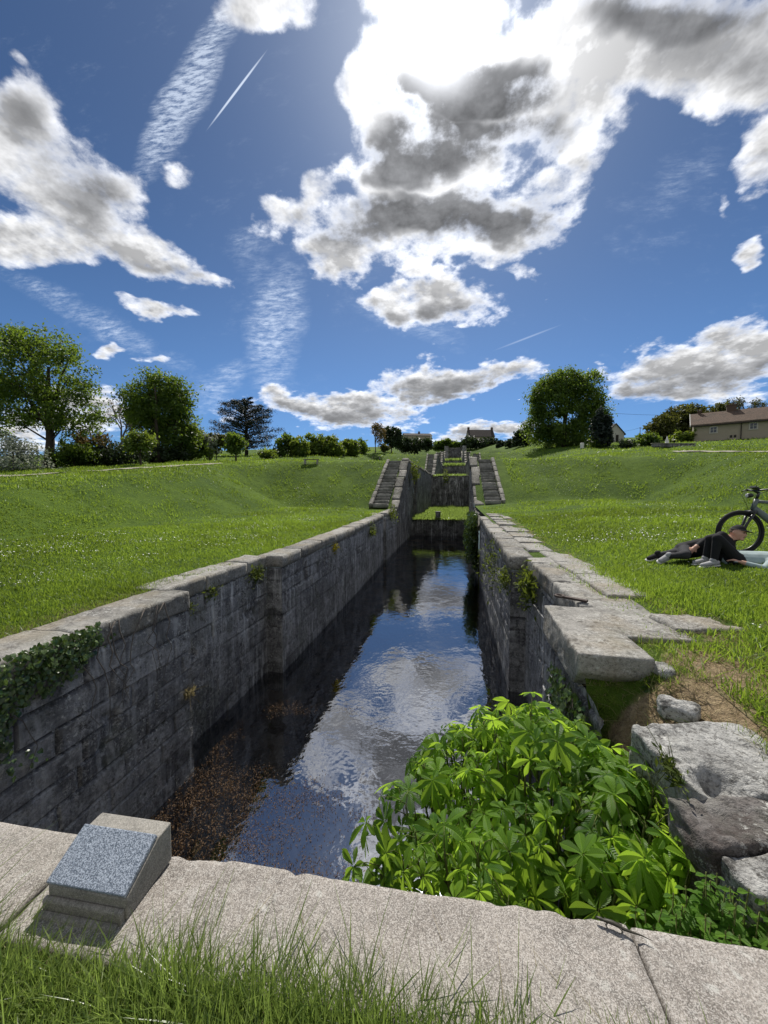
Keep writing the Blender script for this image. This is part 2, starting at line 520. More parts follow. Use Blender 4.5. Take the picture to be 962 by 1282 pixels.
def mat_water():
    m, g, out = new_mat("canal_water")
    tc = g.node("ShaderNodeNewGeometry").outputs["Position"]
    n1 = g.noise(g.mapping(tc, (1.0, 0.8, 1)), 2.2, 3, 0.6)
    n2 = g.noise(tc, 11.0, 3, 0.6)
    calm = g.ramp(g.noise(tc, 0.5, 2), 0.42, 0.62, 0.15, 1.0)
    h = g.m("ADD", n1, g.m("MULTIPLY", g.m("MULTIPLY", n2, calm), 0.22))
    b = g.node("ShaderNodeBump", {"Height": h, "Strength": 0.16, "Distance": 0.05}).outputs[0]
    gl = g.node("ShaderNodeBsdfGlossy", {"Color": (0.93, 0.95, 1, 1), "Roughness": 0.015, "Normal": b})
    tr = g.node("ShaderNodeBsdfTransparent", {"Color": (0.82, 0.72, 0.52, 1)})
    fr = g.node("ShaderNodeFresnel", {"IOR": 4.0, "Normal": b}).outputs[0]
    mx = g.node("ShaderNodeMixShader", {0: fr})
    g.L.new(tr.outputs[0], mx.inputs[1]); g.L.new(gl.outputs[0], mx.inputs[2])
    g.L.new(mx.outputs[0], out.inputs[0])
    return m


M_WATER = mat_water()


def mat_bed():
    m, g, out = new_mat("muddy_bed")
    tc = g.node("ShaderNodeNewGeometry").outputs["Position"]
    n1 = g.noise(tc, 1.2, 5, 0.6); n2 = g.noise(tc, 9, 5, 0.7)
    c = g.mix(g.ramp(n1, 0.4, 0.65), (0.17, 0.105, 0.05), (0.46, 0.29, 0.15))
    c = g.mix(g.m("MULTIPLY", g.ramp(n2, 0.5, 0.7), 0.6), c, (0.13, 0.10, 0.04))
    bsdf(g, out, c, 0.9, n2, 0.8, 0.05, spec=0.1)
    return m


M_BED = mat_bed()
M_WEED = mat_leaf("brown_water_weed", (0.07, 0.045, 0.025), (0.27, 0.175, 0.105), 0.25, (0.3, 0.17, 0.07), 0.6, 0.12)


def mat_gravel():
    m, g, out = new_mat("pale_gravel")
    tc = g.node("ShaderNodeNewGeometry").outputs["Position"]
    n = g.noise(tc, 25, 4, 0.7); n2 = g.noise(tc, 1.5, 4)
    c = g.mix(n, (0.22, 0.20, 0.16), (0.45, 0.42, 0.36))
    c = g.mix(g.m("MULTIPLY", g.ramp(n2, 0.5, 0.7), 0.5), c, (0.12, 0.14, 0.05))
    bsdf(g, out, c, 0.95, n, 0.6, 0.02, spec=0.1)
    return m


M_GRAVEL = mat_gravel()


def mat_roof(name, c0, c1):
    m, g, out = new_mat(name)
    tc = g.node("ShaderNodeTexCoord").outputs["Object"]
    br = g.node("ShaderNodeTexBrick", {"Vector": g.mapping(tc, (1, 1.35, 1)), "Color1": (*c0, 1), "Color2": (*c1, 1), "Mortar": (c0[0] * 0.35, c0[1] * 0.35, c0[2] * 0.35, 1), "Scale": 3.2, "Mortar Size": 0.03, "Bias": 0.0})
    n = g.noise(tc, 1.2, 5, 0.65)
    c = g.mix(g.m("MULTIPLY", g.ramp(n, 0.45, 0.7), 0.55), br.outputs["Color"], (0.06, 0.055, 0.045))
    bsdf(g, out, c, 0.9, br.outputs["Fac"], -0.5, 0.03, spec=0.15)
    return m


M_ROOF = mat_roof("brown_roof_tiles", (0.12, 0.085, 0.065), (0.19, 0.135, 0.10))
M_SLATE = mat_roof("dark_roof_tiles", (0.05, 0.042, 0.04), (0.08, 0.065, 0.058))
M_RENDER = plain("beige_render", (0.33, 0.28, 0.21), 0.9, var=0.15, scale=1.5)
M_WHITEWALL = plain("pale_render", (0.5, 0.48, 0.42), 0.9, var=0.12, scale=1.5)
M_FRAME = plain("pale_stone_frame", (0.45, 0.42, 0.36), 0.8)
M_PANE = plain("dark_glass", (0.02, 0.022, 0.025), 0.08, spec=0.6)
M_BRICK = plain("chimney_brick", (0.10, 0.065, 0.05), 0.9)
M_WOOD = plain("weathered_wood", (0.16, 0.14, 0.11), 0.85, var=0.3, scale=8)
M_DARKWOOD = plain("dark_wood", (0.035, 0.03, 0.026), 0.85, var=0.3)
M_POLE = plain("grey_pole", (0.22, 0.21, 0.19), 0.7)
M_CABLE = plain("black_cable", (0.02, 0.02, 0.02), 0.6)
M_IRON = plain("rusty_iron", (0.06, 0.045, 0.038), 0.7, metal=0.4, var=0.5, scale=30)
M_BLACK = plain("black_metal", (0.014, 0.014, 0.015), 0.4, spec=0.5)
M_TYRE = plain("tyre_rubber", (0.016, 0.016, 0.017), 0.85)
M_STEEL = plain("bright_steel", (0.45, 0.46, 0.47), 0.3, metal=0.9)
M_BIKE = plain("matt_grey_green_paint", (0.13, 0.155, 0.15), 0.45, spec=0.4, var=0.05)
M_SKIN = plain("skin", (0.48, 0.28, 0.20), 0.55, var=0.08, scale=30)
M_BLACKCLOTH = plain("black_cloth", (0.012, 0.012, 0.014), 0.9, var=0.3, scale=60)
M_GREYCLOTH = plain("charcoal_cloth", (0.03, 0.03, 0.034), 0.9, var=0.3, scale=60)
M_TEAL = plain("pale_teal_cloth", (0.30, 0.37, 0.37), 0.85, var=0.35, scale=12)
M_SHOE = plain("grey_shoe_fabric", (0.30, 0.30, 0.31), 0.8, var=0.3, scale=25)
M_HAIR = plain("grey_brown_hair", (0.11, 0.08, 0.055), 0.7, var=0.4, scale=80)
M_LIPS = plain("lips", (0.30, 0.13, 0.11), 0.5)
M_LIZARD = plain("lizard_skin", (0.035, 0.032, 0.022), 0.5, var=0.6, scale=200)
M_LAMPGLASS = plain("lamp_lens", (0.5, 0.5, 0.5), 0.15, spec=0.6)
M_WHITESTONE = plain("white_stone", (0.62, 0.61, 0.57), 0.7)

# ------------------------------------------------------------------ the sky: Nishita plus drifting cumulus, cirrus and contrails, all as a function of direction
def pxy(u, v):
    d = ray(u, v); return np.array([d[0] / d[1], d[2] / d[1]])


def blob_coef(u, v, ru, rv, ang=0.0):
    a = math.radians(ang)
    c = pxy(u, v)
    ea = pxy(u + ru * math.cos(a) * 0.5, v + ru * math.sin(a) * 0.5) - pxy(u - ru * math.cos(a) * 0.5, v - ru * math.sin(a) * 0.5)
    eb = pxy(u - rv * math.sin(a) * 0.5, v + rv * math.cos(a) * 0.5) - pxy(u + rv * math.sin(a) * 0.5, v - rv * math.cos(a) * 0.5)
    Mi = np.linalg.inv(np.array([ea, eb]).T)
    t = -Mi @ c
    return (float(Mi[0, 0]), float(Mi[0, 1]), float(t[0])), (float(Mi[1, 0]), float(Mi[1, 1]), float(t[1]))


CUMULUS = [  # pixel centre, radii, tilt, weight
    (20, 180, 75, 95, 0, 1), (85, 255, 110, 95, 10, 1), (30, 295, 90, 48, 0, 1), (190, 318, 95, 40, 18, .95), (240, 345, 55, 22, -8, .8), (150, 245, 60, 50, 30, .85),
    (325, 8, 80, 42, 5, .95), (365, 30, 30, 22, 30, .7),
    (545, 5, 120, 50, 0, 1.1), (560, 80, 80, 65, 0, 1.1), (480, 45, 40, 40, 0, .7),
    (605, 140, 115, 100, 0, 1.15), (480, 160, 62, 70, 20, 1.05), (540, 215, 130, 70, 0, 1.15), (705, 165, 80, 90, 20, .95), (715, 225, 42, 50, 20, .8),
    (520, 285, 185, 62, 3, 1.1), (620, 295, 95, 52, 5, 1.05), (365, 265, 48, 50, 30, .95), (425, 318, 75, 36, 8, .95), (560, 330, 120, 30, 0, .9),
    (548, 385, 85, 36, 4, 1.0), (500, 370, 45, 22, 0, .8), (640, 355, 50, 16, 10, .6),
    (810, 45, 190, 90, 8, 1.15), (915, 65, 110, 85, 0, 1.1), (850, 125, 70, 36, 12, .85), (730, 35, 90, 75, 0, .95), (765, 155, 35, 40, 0, .6),
    (955, 190, 50, 75, 15, .95), (950, 312, 30, 20, -20, .85), (905, 270, 28, 14, 40, .45),
    (560, 478, 130, 32, -6, 1.1), (635, 462, 60, 26, 0, .95), (430, 514, 120, 30, 5, 1.1), (365, 505, 55, 26, 0, .9), (590, 541, 85, 17, -4, 1.0), (650, 535, 40, 14, 0, .8),
    (880, 458, 150, 46, -10, 1.15), (950, 425, 90, 34, -8, 1.0), (880, 492, 120, 22, 0, .9), (700, 430, 20, 6, 10, .0),
    (192, 395, 62, 15, 6, .95), (145, 433, 20, 10, 10, .8), (190, 450, 28, 10, 0, .7), (232, 222, 30, 22, 55, .5), (745, 470, 26, 16, 0, .55), (745, 455, 10, 8, 0, .5),
    (110, 515, 75, 42, 0, .9), (30, 540, 60, 40, 0, .9), (300, 520, 40, 14, 0, .5), (20, 80, 26, 12, 40, .45),
    (740, 140, 60, 62, 10, 1.0), (690, 262, 52, 42, 0, .85), (462, 108, 50, 60, 20, .95), (660, 70, 90, 70, 0, 1.0), (760, 85, 90, 62, 0, 1.0), (860, 90, 130, 60, 8, 1.0), (395, 235, 40, 34, 0, .7),
]
DARKS = [
    (600, 110, 110, 62, 5, 1.1), (540, 185, 110, 62, 0, 1.1), (640, 190, 80, 50, 0, .9), (500, 190, 60, 45, 0, .8), (560, 280, 170, 40, 5, 1.0), (450, 292, 80, 26, 0, .7),
    (850, 12, 150, 55, 5, .85), (900, 70, 100, 40, 0, .35), (100, 235, 85, 60, 30, .55), (30, 165, 45, 60, 0, .35),
    (565, 486, 130, 20, -4, .5), (430, 521, 115, 16, 5, .45), (590, 546, 70, 9, 0, .35), (890, 474, 140, 26, -8, .5), (960, 446, 80, 20, -8, .45), (555, 395, 70, 16, 4, .45), (200, 330, 70, 18, 15, .3),
]
CIRRUS = [
    (232, 115, 155, 34, 117, 1.0), (345, 410, 46, 105, 12, .75), (320, 320, 60, 40, 60, .35), (110, 395, 190, 20, 28, .5), (510, 400, 90, 26, 22, .42), (280, 480, 60, 30, -40, .5), (840, 250, 120, 60, -40, .25),
]
TRAILS = [(296, 114, 68, 1.9, -53, .9), (660, 423, 52, 1.6, -21, .35), (590, 527, 18, 1.4, -18, .5), (770, 565, 60, 1.5, -12, .3), (830, 500, 45, 2, -10, .2)]

world = bpy.data.worlds.new("World")
SC.world = world
world.use_nodes = True
world.node_tree.nodes.clear()
g = G(world.node_tree)
SKY_S = 0.072
wout = g.node("ShaderNodeOutputWorld")
bg = g.node("ShaderNodeBackground")
bg.inputs["Strength"].default_value = SKY_S
sky = g.node("ShaderNodeTexSky")
sky.sky_type = "NISHITA"
sky.sun_disc = False
sky.sun_elevation = math.asin(SUN[2])
sky.sun_rotation = math.atan2(SUN[0], SUN[1])
sky.altitude = 200
sky.air_density = 1.0
sky.dust_density = 0.3
sky.ozone_density = 3.5
dirv = g.node("ShaderNodeTexCoord").outputs["Generated"]
X, Y, Z = g.xyz(dirv)
ya = g.m("MAXIMUM", g.m("ABSOLUTE", Y), 0.08)
iz = g.m("DIVIDE", 1.0, g.m("ADD", g.m("MAXIMUM", Z, 0.0), 0.28))
q = g.com(g.m("MULTIPLY", X, iz), g.m("MULTIPLY", Y, iz), g.m("MULTIPLY", Z, 0.6))
p0 = g.com(g.m("DIVIDE", X, ya), g.m("DIVIDE", Z, ya), 1.0)
wn = g.noise(q, 3.2, 4, 0.6, color=True)
wv = g.vm("SCALE", g.vm("SUBTRACT", wn, (0.5, 0.5, 0.5)), scale=0.30)
elev = g.ramp(Z, 0.03, 0.5, 0.22, 1.0, smooth=False)
p1 = g.vm("ADD", p0, g.vm("MULTIPLY", g.vm("SCALE", wv, scale=elev), (1, 1, 0)))


def blobs(p, lst, peak=None):
    acc = None
    for (u, v, ru, rv, an, w) in lst:
        if w <= 0: continue
        c1, c2 = blob_coef(u, v, ru, rv, an)
        a = g.vm("DOT_PRODUCT", p, c1); b = g.vm("DOT_PRODUCT", p, c2)
        r2 = g.m("MULTIPLY_ADD", a, a, g.m("MULTIPLY", b, b))
        f = g.m("MULTIPLY_ADD", r2, -w, w)
        acc = f if acc is None else (g.m("SMOOTH_MAX", acc, f, 0.25) if peak is None else g.m("MAXIMUM", acc, f))
    return acc


B = g.m("MAXIMUM", blobs(p1, CUMULUS), -1.0)
rear_fill = g.ramp(Y, 0.22, -0.05)   # unseen broken cloud added outside the view, to lift ambient light on shaded walls
Nr = g.noise(q, 2.1, 3, 0.5)
B = g.m("MAXIMUM", B, g.m("MULTIPLY_ADD", g.m("MULTIPLY_ADD", Nr, 4.0, -1.3), rear_fill, g.m("MULTIPLY_ADD", rear_fill, 1.0, -1.0)))
def cloudnoise(vec, det):
    n_ = g.noise(vec, 6.5, det, 0.66)
    v_ = g.node("ShaderNodeTexVoronoi", {"Vector": g.vm("ADD", vec, g.vm("SCALE", wv, scale=0.22)), "Scale": 9.0, "Detail": 3.0, "Roughness": 0.55, "Lacunarity": 2.2}, feature="F1", voronoi_dimensions="2D", normalize=True).outputs["Distance"]
    return g.m("MULTIPLY_ADD", g.m("SUBTRACT", 0.36, v_), 0.45, n_)


N1 = cloudnoise(q, 9)
sunq = (SUN[0] / (SUN[2] + 0.28), SUN[1] / (SUN[2] + 0.28), SUN[2] * 0.6)
tosun = g.vm("NORMALIZE", g.vm("SUBTRACT", sunq, q))
N2 = cloudnoise(g.vm("ADD", q, g.vm("SCALE", tosun, scale=0.035)), 5)
N3 = g.noise(q, 2.6, 3, 0.5)
D = g.m("ADD", g.m("MULTIPLY_ADD", B, 0.95, -0.33), g.m("MULTIPLY", g.m("SUBTRACT", N1, 0.5), 1.9))
alpha = g.ramp(D, -0.07, 0.62)
DK = g.m("MAXIMUM", blobs(p1, DARKS), -1.0)
core = g.ramp(g.m("ADD", DK, g.m("MULTIPLY", g.m("SUBTRACT", N1, 0.5), 1.1)), -0.05, 0.75)
core = g.m("MULTIPLY", core, g.ramp(D, 0.12, 0.62))
relief = g.m("MULTIPLY", g.m("SUBTRACT", N1, N2), 1.7)
thick = g.ramp(g.m('ADD', D, g.m('MULTIPLY', g.m('SUBTRACT', N3, 0.5), 0.7)), 0.12, 0.85, 1.05, 0.50)
br = g.m("ADD", g.m("MULTIPLY", thick, 0.60), g.m("MULTIPLY", relief, 1.0))
br = g.m("ADD", br, g.ramp(D, 0.55, 0.1, 0.0, 0.28))
br = g.m("MAXIMUM", br, 0.3)
cosS = g.vm("DOT_PRODUCT", dirv, tuple(float(x) for x in SUN))
ang2 = g.m("SUBTRACT", 1.0, cosS)
glow = g.m("EXPONENT", g.m("MULTIPLY", ang2, -55.0))
glow3 = g.m("EXPONENT", g.m("MULTIPLY", ang2, -7.0))
glow2 = g.m("EXPONENT", g.m("MULTIPLY", ang2, -700.0))
br = g.m("MULTIPLY", br, g.m("MULTIPLY_ADD", glow3, 0.28, 1.0))
br = g.m("ADD", br, g.m("MULTIPLY", glow, 0.75))
dk = g.m("ADD", 0.13, g.m("MULTIPLY", g.m("ADD", relief, 0.15), 0.22))
lum = g.m("ADD", g.m("MULTIPLY", br, g.m("SUBTRACT", 1.0, core)), g.m("MULTIPLY", g.m("MAXIMUM", dk, 0.1), core))
lum = g.m("ADD", lum, g.m("MULTIPLY", glow2, 3.5))
ccol = g.mix(core, (0.98, 0.985, 1.0), (0.93, 0.95, 1.0))
ccol = g.vm("SCALE", ccol, scale=g.m("MULTIPLY", lum, 1.0 / SKY_S))
# blue between the clouds
skyc = g.mix(1.0, sky.outputs[0], g.mix(g.ramp(Z, 0.0, 0.4), (0.40, 0.62, 0.92), (0.58, 0.79, 1.0)), mode="MULTIPLY")
skyc = g.vm("SCALE", skyc, scale=g.ramp(Z, 0.0, 0.7, 0.90, 0.56))
# cirrus
rip = g.noise(g.mapping(g.vm('ADD', p0, g.vm('SCALE', wv, scale=0.12)), (24, 95, 1), (0, 0, 0.30)), 1.0, 6, 0.72)
CI = g.m("MAXIMUM", blobs(g.vm("ADD", p0, g.vm("MULTIPLY", wv, (0.25, 0.25, 0))), CIRRUS), 0.0)
fib = g.noise(g.mapping(p0, (5, 9, 1), (0, 0, 0.9)), 1.6, 6, 0.68)
ci = g.m("MULTIPLY", g.ramp(g.m("ADD", CI, g.m("MULTIPLY", g.m("SUBTRACT", fib, 0.5), 1.3)), 0.05, 1.25), g.ramp(rip, 0.30, 0.85))
ci = g.m("MULTIPLY", ci, 2.1, clamp=True)
ci = g.m("MINIMUM", ci, 0.8)
ci = g.m("MULTIPLY", ci, 0.62)
TR = g.m("MAXIMUM", blobs(p0, TRAILS, peak=1), 0.0)
ci = g.m("MAXIMUM", ci, g.ramp(TR, 0.0, 0.9, 0.0, 0.62))
base = g.mix(ci, skyc, (0.66 / SKY_S, 0.74 / SKY_S, 0.86 / SKY_S))
base = g.vm("ADD", base, g.vm("SCALE", (1.0, 0.97, 0.92), scale=g.m("MULTIPLY", g.m("ADD", g.m("ADD", g.m("MULTIPLY", glow, 0.2), g.m("MULTIPLY", glow3, 0.04)), g.m("MULTIPLY", glow2, 2.0)), 1.0 / SKY_S)))
allc = g.mix(alpha, base, ccol)
g.L.new(allc, bg.inputs["Color"])
g.L.new(bg.outputs[0], wout.inputs[0])
world.cycles.sampling_method = "MANUAL"
world.cycles.sample_map_resolution = 512

# sun
sl = bpy.data.lights.new("sun", "SUN")
sl.energy = 3.7
sl.angle = math.radians(0.53)
sl.color = (1.0, 0.95, 0.87)
so = bpy.data.objects.new("sun", sl)
link(so)
so.rotation_euler = Vector(SUN).to_track_quat("Z", "Y").to_euler()
so.location = (0, 30, 60)

# camera
cam = bpy.data.cameras.new("camera")
co = bpy.data.objects.new("camera", cam)
link(co)
co.location = (0, 0, CZ)
co.rotation_euler = (math.pi / 2 - PITCH, 0, YAW)
cam.sensor_fit = "VERTICAL"
cam.angle_y = 2 * math.atan(641 / FPX)
cam.clip_start = 0.02
cam.clip_end = 3000
SC.camera = co
SC.view_settings.view_transform = "Standard"
SC.view_settings.look = "None"
SC.view_settings.exposure = 0.6
SC.view_settings.gamma = 1.0
SC.cycles.max_bounces = 6
SC.cycles.transparent_max_bounces = 12
SC.cycles.use_denoising = True
SC.cycles.caustics_reflective = False
SC.cycles.caustics_refractive = False
SC.cycles.sample_clamp_indirect = 6.0
# ------------------------------------------------------------------ terrain
def shift(Y):
    return np.clip(0.035 * (np.asarray(Y, float) - 33), 0, 1.3)


RX0, RX1 = -11.5, 11.0


def lawn(X, Y):
    left = 0.085 + 0.012 * np.clip(Y - 7, 0, 14) + 0.1 * sstep(17, 23, Y) + 0.015 * np.clip(-4.3 - X, 0, 6)
    right = 0.19 + 0.09 * np.clip(X - 1.5, 0, 4.5) + 0.025 * np.clip(Y - 7, 0, 25)
    w = sstep(-3.9, 1.45, X)
    base = left * (1 - w) + right * w
    t = sstep(0.9, 2.6, Y)
    return 0.055 * (1 - t) + base * t


def terrain(X, Y, rough=True):
    X = np.asarray(X, float); Y = np.asarray(Y, float)
    L = lawn(X, Y)
    ys = np.where(Y < 150, Y, 150 + 40 * (1 - np.exp(-np.clip(Y - 150, 0, 1e4) / 40)))
    hill = 0.4 + 0.122 * ys + 0.00008 * np.clip(ys, 0, 400) ** 2 + 0.03 * np.clip(X - 11, 0, 45)
    dx = np.maximum(np.maximum(RX0 - X, X - RX1), 0)
    dy = np.maximum(Y - 24.0, 0)
    s = np.hypot(dx, dy)
    bank = L + 0.60 * np.maximum(s - 0.3 * sstep(0, 3, s), 0)
    k = 0.7
    hh = np.clip(0.5 + 0.5 * (hill - bank) / k, 0, 1)
    plane = hill * (1 - hh) + bank * hh - k * hh * (1 - hh) * 0.5
    plane = np.where(s > 0, np.maximum(plane, np.minimum(L, hill + 5)), L)
    step = L + (4.15 - L) * sstep(24, 31, Y) * 1.0
    ramp0 = np.clip((Y - 24) / 7, 0, 1)
    step = L + (4.15 - L) * ramp0
    for kk in (1, 2, 3):
        step = step + 4.15 * np.clip((Y - (24 + 35 * kk)) / 7, 0, 1)
    step = step + np.clip(Y - 150, 0, 40) * 0.09
    c = -1.1 + shift(Y)
    w = 1 - sstep(6, 17, np.abs(X - c))
    w = w * np.where(Y > 24, 1, 0) * (1 - sstep(137, 162, Y))
    h = plane * (1 - w) + step * w
    if rough:
        P = np.stack([X, Y, np.zeros_like(X)], -1).reshape(-1, 3)
        n = (fbm(P * 0.35, 3, 5) * 0.10 + fbm(P * 1.7, 3, 9) * 0.05).reshape(X.shape)
        far = sstep(25, 60, np.hypot(X, Y))
        h = h + n * (0.25 + 0.75 * sstep(0, 2, s)) * (1 + 2 * far) * np.where(Y < 1.2, 0.3, 1)
    # earth slumping into the canal where the right wall has collapsed
    return h


def hz(x, y):
    return float(terrain(np.array([x]), np.array([y]))[0])


def ground_at(u, v, fallback, dmin=4.0, dmax=None):
    """first point of the ground seen through (u, v); beyond the crest, the ground at the fallback distance"""
    d = dmin
    r = ray(u, v)
    lim = dmax or fallback
    while d < lim:
        P = CC + r * d
        if P[2] <= terrain(P[:1], P[1:2])[0]:
            return P[0], P[1], hz(P[0], P[1]), d
        d += 0.35 + d * 0.004
    P = CC + r * fallback
    return P[0], P[1], hz(P[0], P[1]), fallback


def dirtmap(X, Y):
    """bare trodden earth along the masonry and where the right bank has slipped"""
    d = np.zeros_like(X)
    d = np.maximum(d, 0.95 * np.exp(-(((X - 1.75) / 0.32) ** 2 + ((Y - 2.75) / 0.55) ** 2)))
    d = np.maximum(d, 0.85 * np.exp(-(((X - 1.35) / 0.5) ** 2 + ((Y - 2.45) / 0.5) ** 2)))
    d = np.maximum(d, 0.62 * np.exp(-(((X - 2.15) / 0.3) ** 2 + ((Y - 3.3) / 0.6) ** 2)))
    d = np.maximum(d, 0.66 * np.exp(-(((X - 2.6) / 0.22) ** 2 + ((Y - 3.55) / 0.13) ** 2)))
    d = np.maximum(d, 0.52 * np.exp(-(((X - 2.15) / 0.25) ** 2)) * sstep(3, 4, Y) * (1 - sstep(14, 20, Y)))
    d = np.maximum(d, 0.55 * np.exp(-(((X + 4.05) / 0.22) ** 2)) * sstep(1.5, 2.5, Y) * (1 - sstep(6, 9, Y)))
    return d


def build_ground():
    xs = np.unique(np.round(np.concatenate([
        [-900, -600, -400, -300, -230, -180, -150, -130], np.arange(-115, -40, 4.0), np.arange(-40, -14, 1.0), np.arange(-14, -3.9, 0.3), [-3.9],
        np.arange(-3.7, 1.3, 0.5), [1.45], np.arange(1.6, 8, 0.16), np.arange(8, 14, 0.35), np.arange(14, 40, 1.0), np.arange(40, 116, 4.0), [130, 150, 180, 230, 300, 400, 600, 900]]), 3))
    ys = np.unique(np.round(np.concatenate([[-300, -150, -80, -40, -20, -10, -6, -4, -3], np.arange(-2, 0.8, 0.25), [0.86], np.arange(1.1, 6, 0.16), np.arange(6, 36, 0.4), np.arange(36, 145, 1.2), np.arange(145, 260, 6.0), [280, 320, 380, 460, 600, 900, 1500]]), 3))
    GX, GY = np.meshgrid(xs, ys, indexing="ij")
    Zt = terrain(GX, GY)
    # outside the walls the turf sinks a little under the stone edges
    idx = np.arange(GX.size).reshape(GX.shape)
    q = np.stack([idx[:-1, :-1], idx[1:, :-1], idx[1:, 1:], idx[:-1, 1:]], -1).reshape(-1, 4)
    cx = (GX[:-1, :-1] + GX[1:, 1:]).ravel() / 2; cy = (GY[:-1, :-1] + GY[1:, 1:]).ravel() / 2
    sh = shift(cy)
    hole = (cy > 0.86) & (cy < 150) & (cx > -3.9 + sh * 0.9) & (cx < 1.45 + sh * 1.25 + 0.25 * sstep(20, 31, cy))
    hole |= (cy > 0.98) & (cy < 2.86) & (cx > 0) & (cx < 1.6)
    mb = MB()
    V = np.stack([GX.ravel(), GY.ravel(), Zt.ravel()], -1)
    mb.add(V, q[~hole], tone=dirtmap(GX.ravel(), GY.ravel()))
    o = mb.build("ground", M_GROUND, smooth=True)
    tag(o, kind="structure")


build_ground()

# the slipped earth between the last coping block and the fallen stones
mb = MB()
gx, gy = np.meshgrid(np.linspace(0.0, 1.0, 28), np.linspace(0.95, 3.3, 60), indexing="ij")
gx = 1.62 - (1 - gx) * (1.07 - 0.44 * sstep(2.3, 2.62, gy))
top = terrain(np.full_like(gx, 1.62), gy)
t = (1.62 - gx) / (1.62 - 0.55)
zz = top - 0.005 - (0.10 + 0.32 * sstep(2.98, 2.72, gy)) * sstep(0.08, 0.55, t) - 2.0 * sstep(0.52, 1.0, t) * sstep(2.85, 2.55, gy) - 0.1 * t
zz = zz + fbm(np.stack([gx.ravel(), gy.ravel(), gx.ravel() * 0], -1) * 4, 4, 3).reshape(gx.shape) * 0.10 * sstep(0.0, 0.2, t)
zz = zz + 0.05 * fbm(np.stack([gx.ravel(), gy.ravel(), gx.ravel() * 0], -1) * 14, 3, 8).reshape(gx.shape) * sstep(0.0, 0.15, t)
SLOPE = np.stack([gx.ravel(), gy.ravel(), zz.ravel()], -1)
ii = np.arange(gx.size).reshape(gx.shape)
mb.add(SLOPE, np.stack([ii[:-1, :-1], ii[1:, :-1], ii[1:, 1:], ii[:-1, 1:]], -1).reshape(-1, 4), tone=0.60 * sstep(1.95, 2.1, gy.ravel()) * sstep(0.95, 1.15, gx.ravel()) * sstep(2.9, 2.6, gy.ravel()) + 0.22)
tag(mb.build("earth_slope", M_GROUND, smooth=True), kind="structure")


def grid_sheet(name, x0, x1, y0, y1, nx, ny, zf, mat, kind="structure"):
    gx, gy = np.meshgrid(np.linspace(x0, x1, nx), np.linspace(y0, y1, ny), indexing="ij")
    z = zf(gx, gy)
    ii = np.arange(gx.size).reshape(gx.shape)
    m_ = MB()
    m_.add(tone=0.1, V=np.stack([gx.ravel(), gy.ravel(), z.ravel()], -1), Q=np.stack([ii[:-1, :-1], ii[1:, :-1], ii[1:, 1:], ii[:-1, 1:]], -1).reshape(-1, 4))
    return tag(m_.build(name, mat, smooth=True), kind=kind)


grid_sheet("canal_bed", -4.3, 1.9, 0.9, 33.6, 60, 200, lambda X, Y: -2.72 + 0.14 * fbm(np.stack([X.ravel(), Y.ravel(), X.ravel() * 0], -1) * 1.4, 4, 2).reshape(X.shape) + 0.24 * (1 - sstep(2.6, 5.0, Y + 0.6 * (X + 2))), M_BED)
grid_sheet("canal_water", -4.2, 1.8, 0.95, 33.4, 2, 2, lambda X, Y: np.full_like(X, WATER), M_WATER)


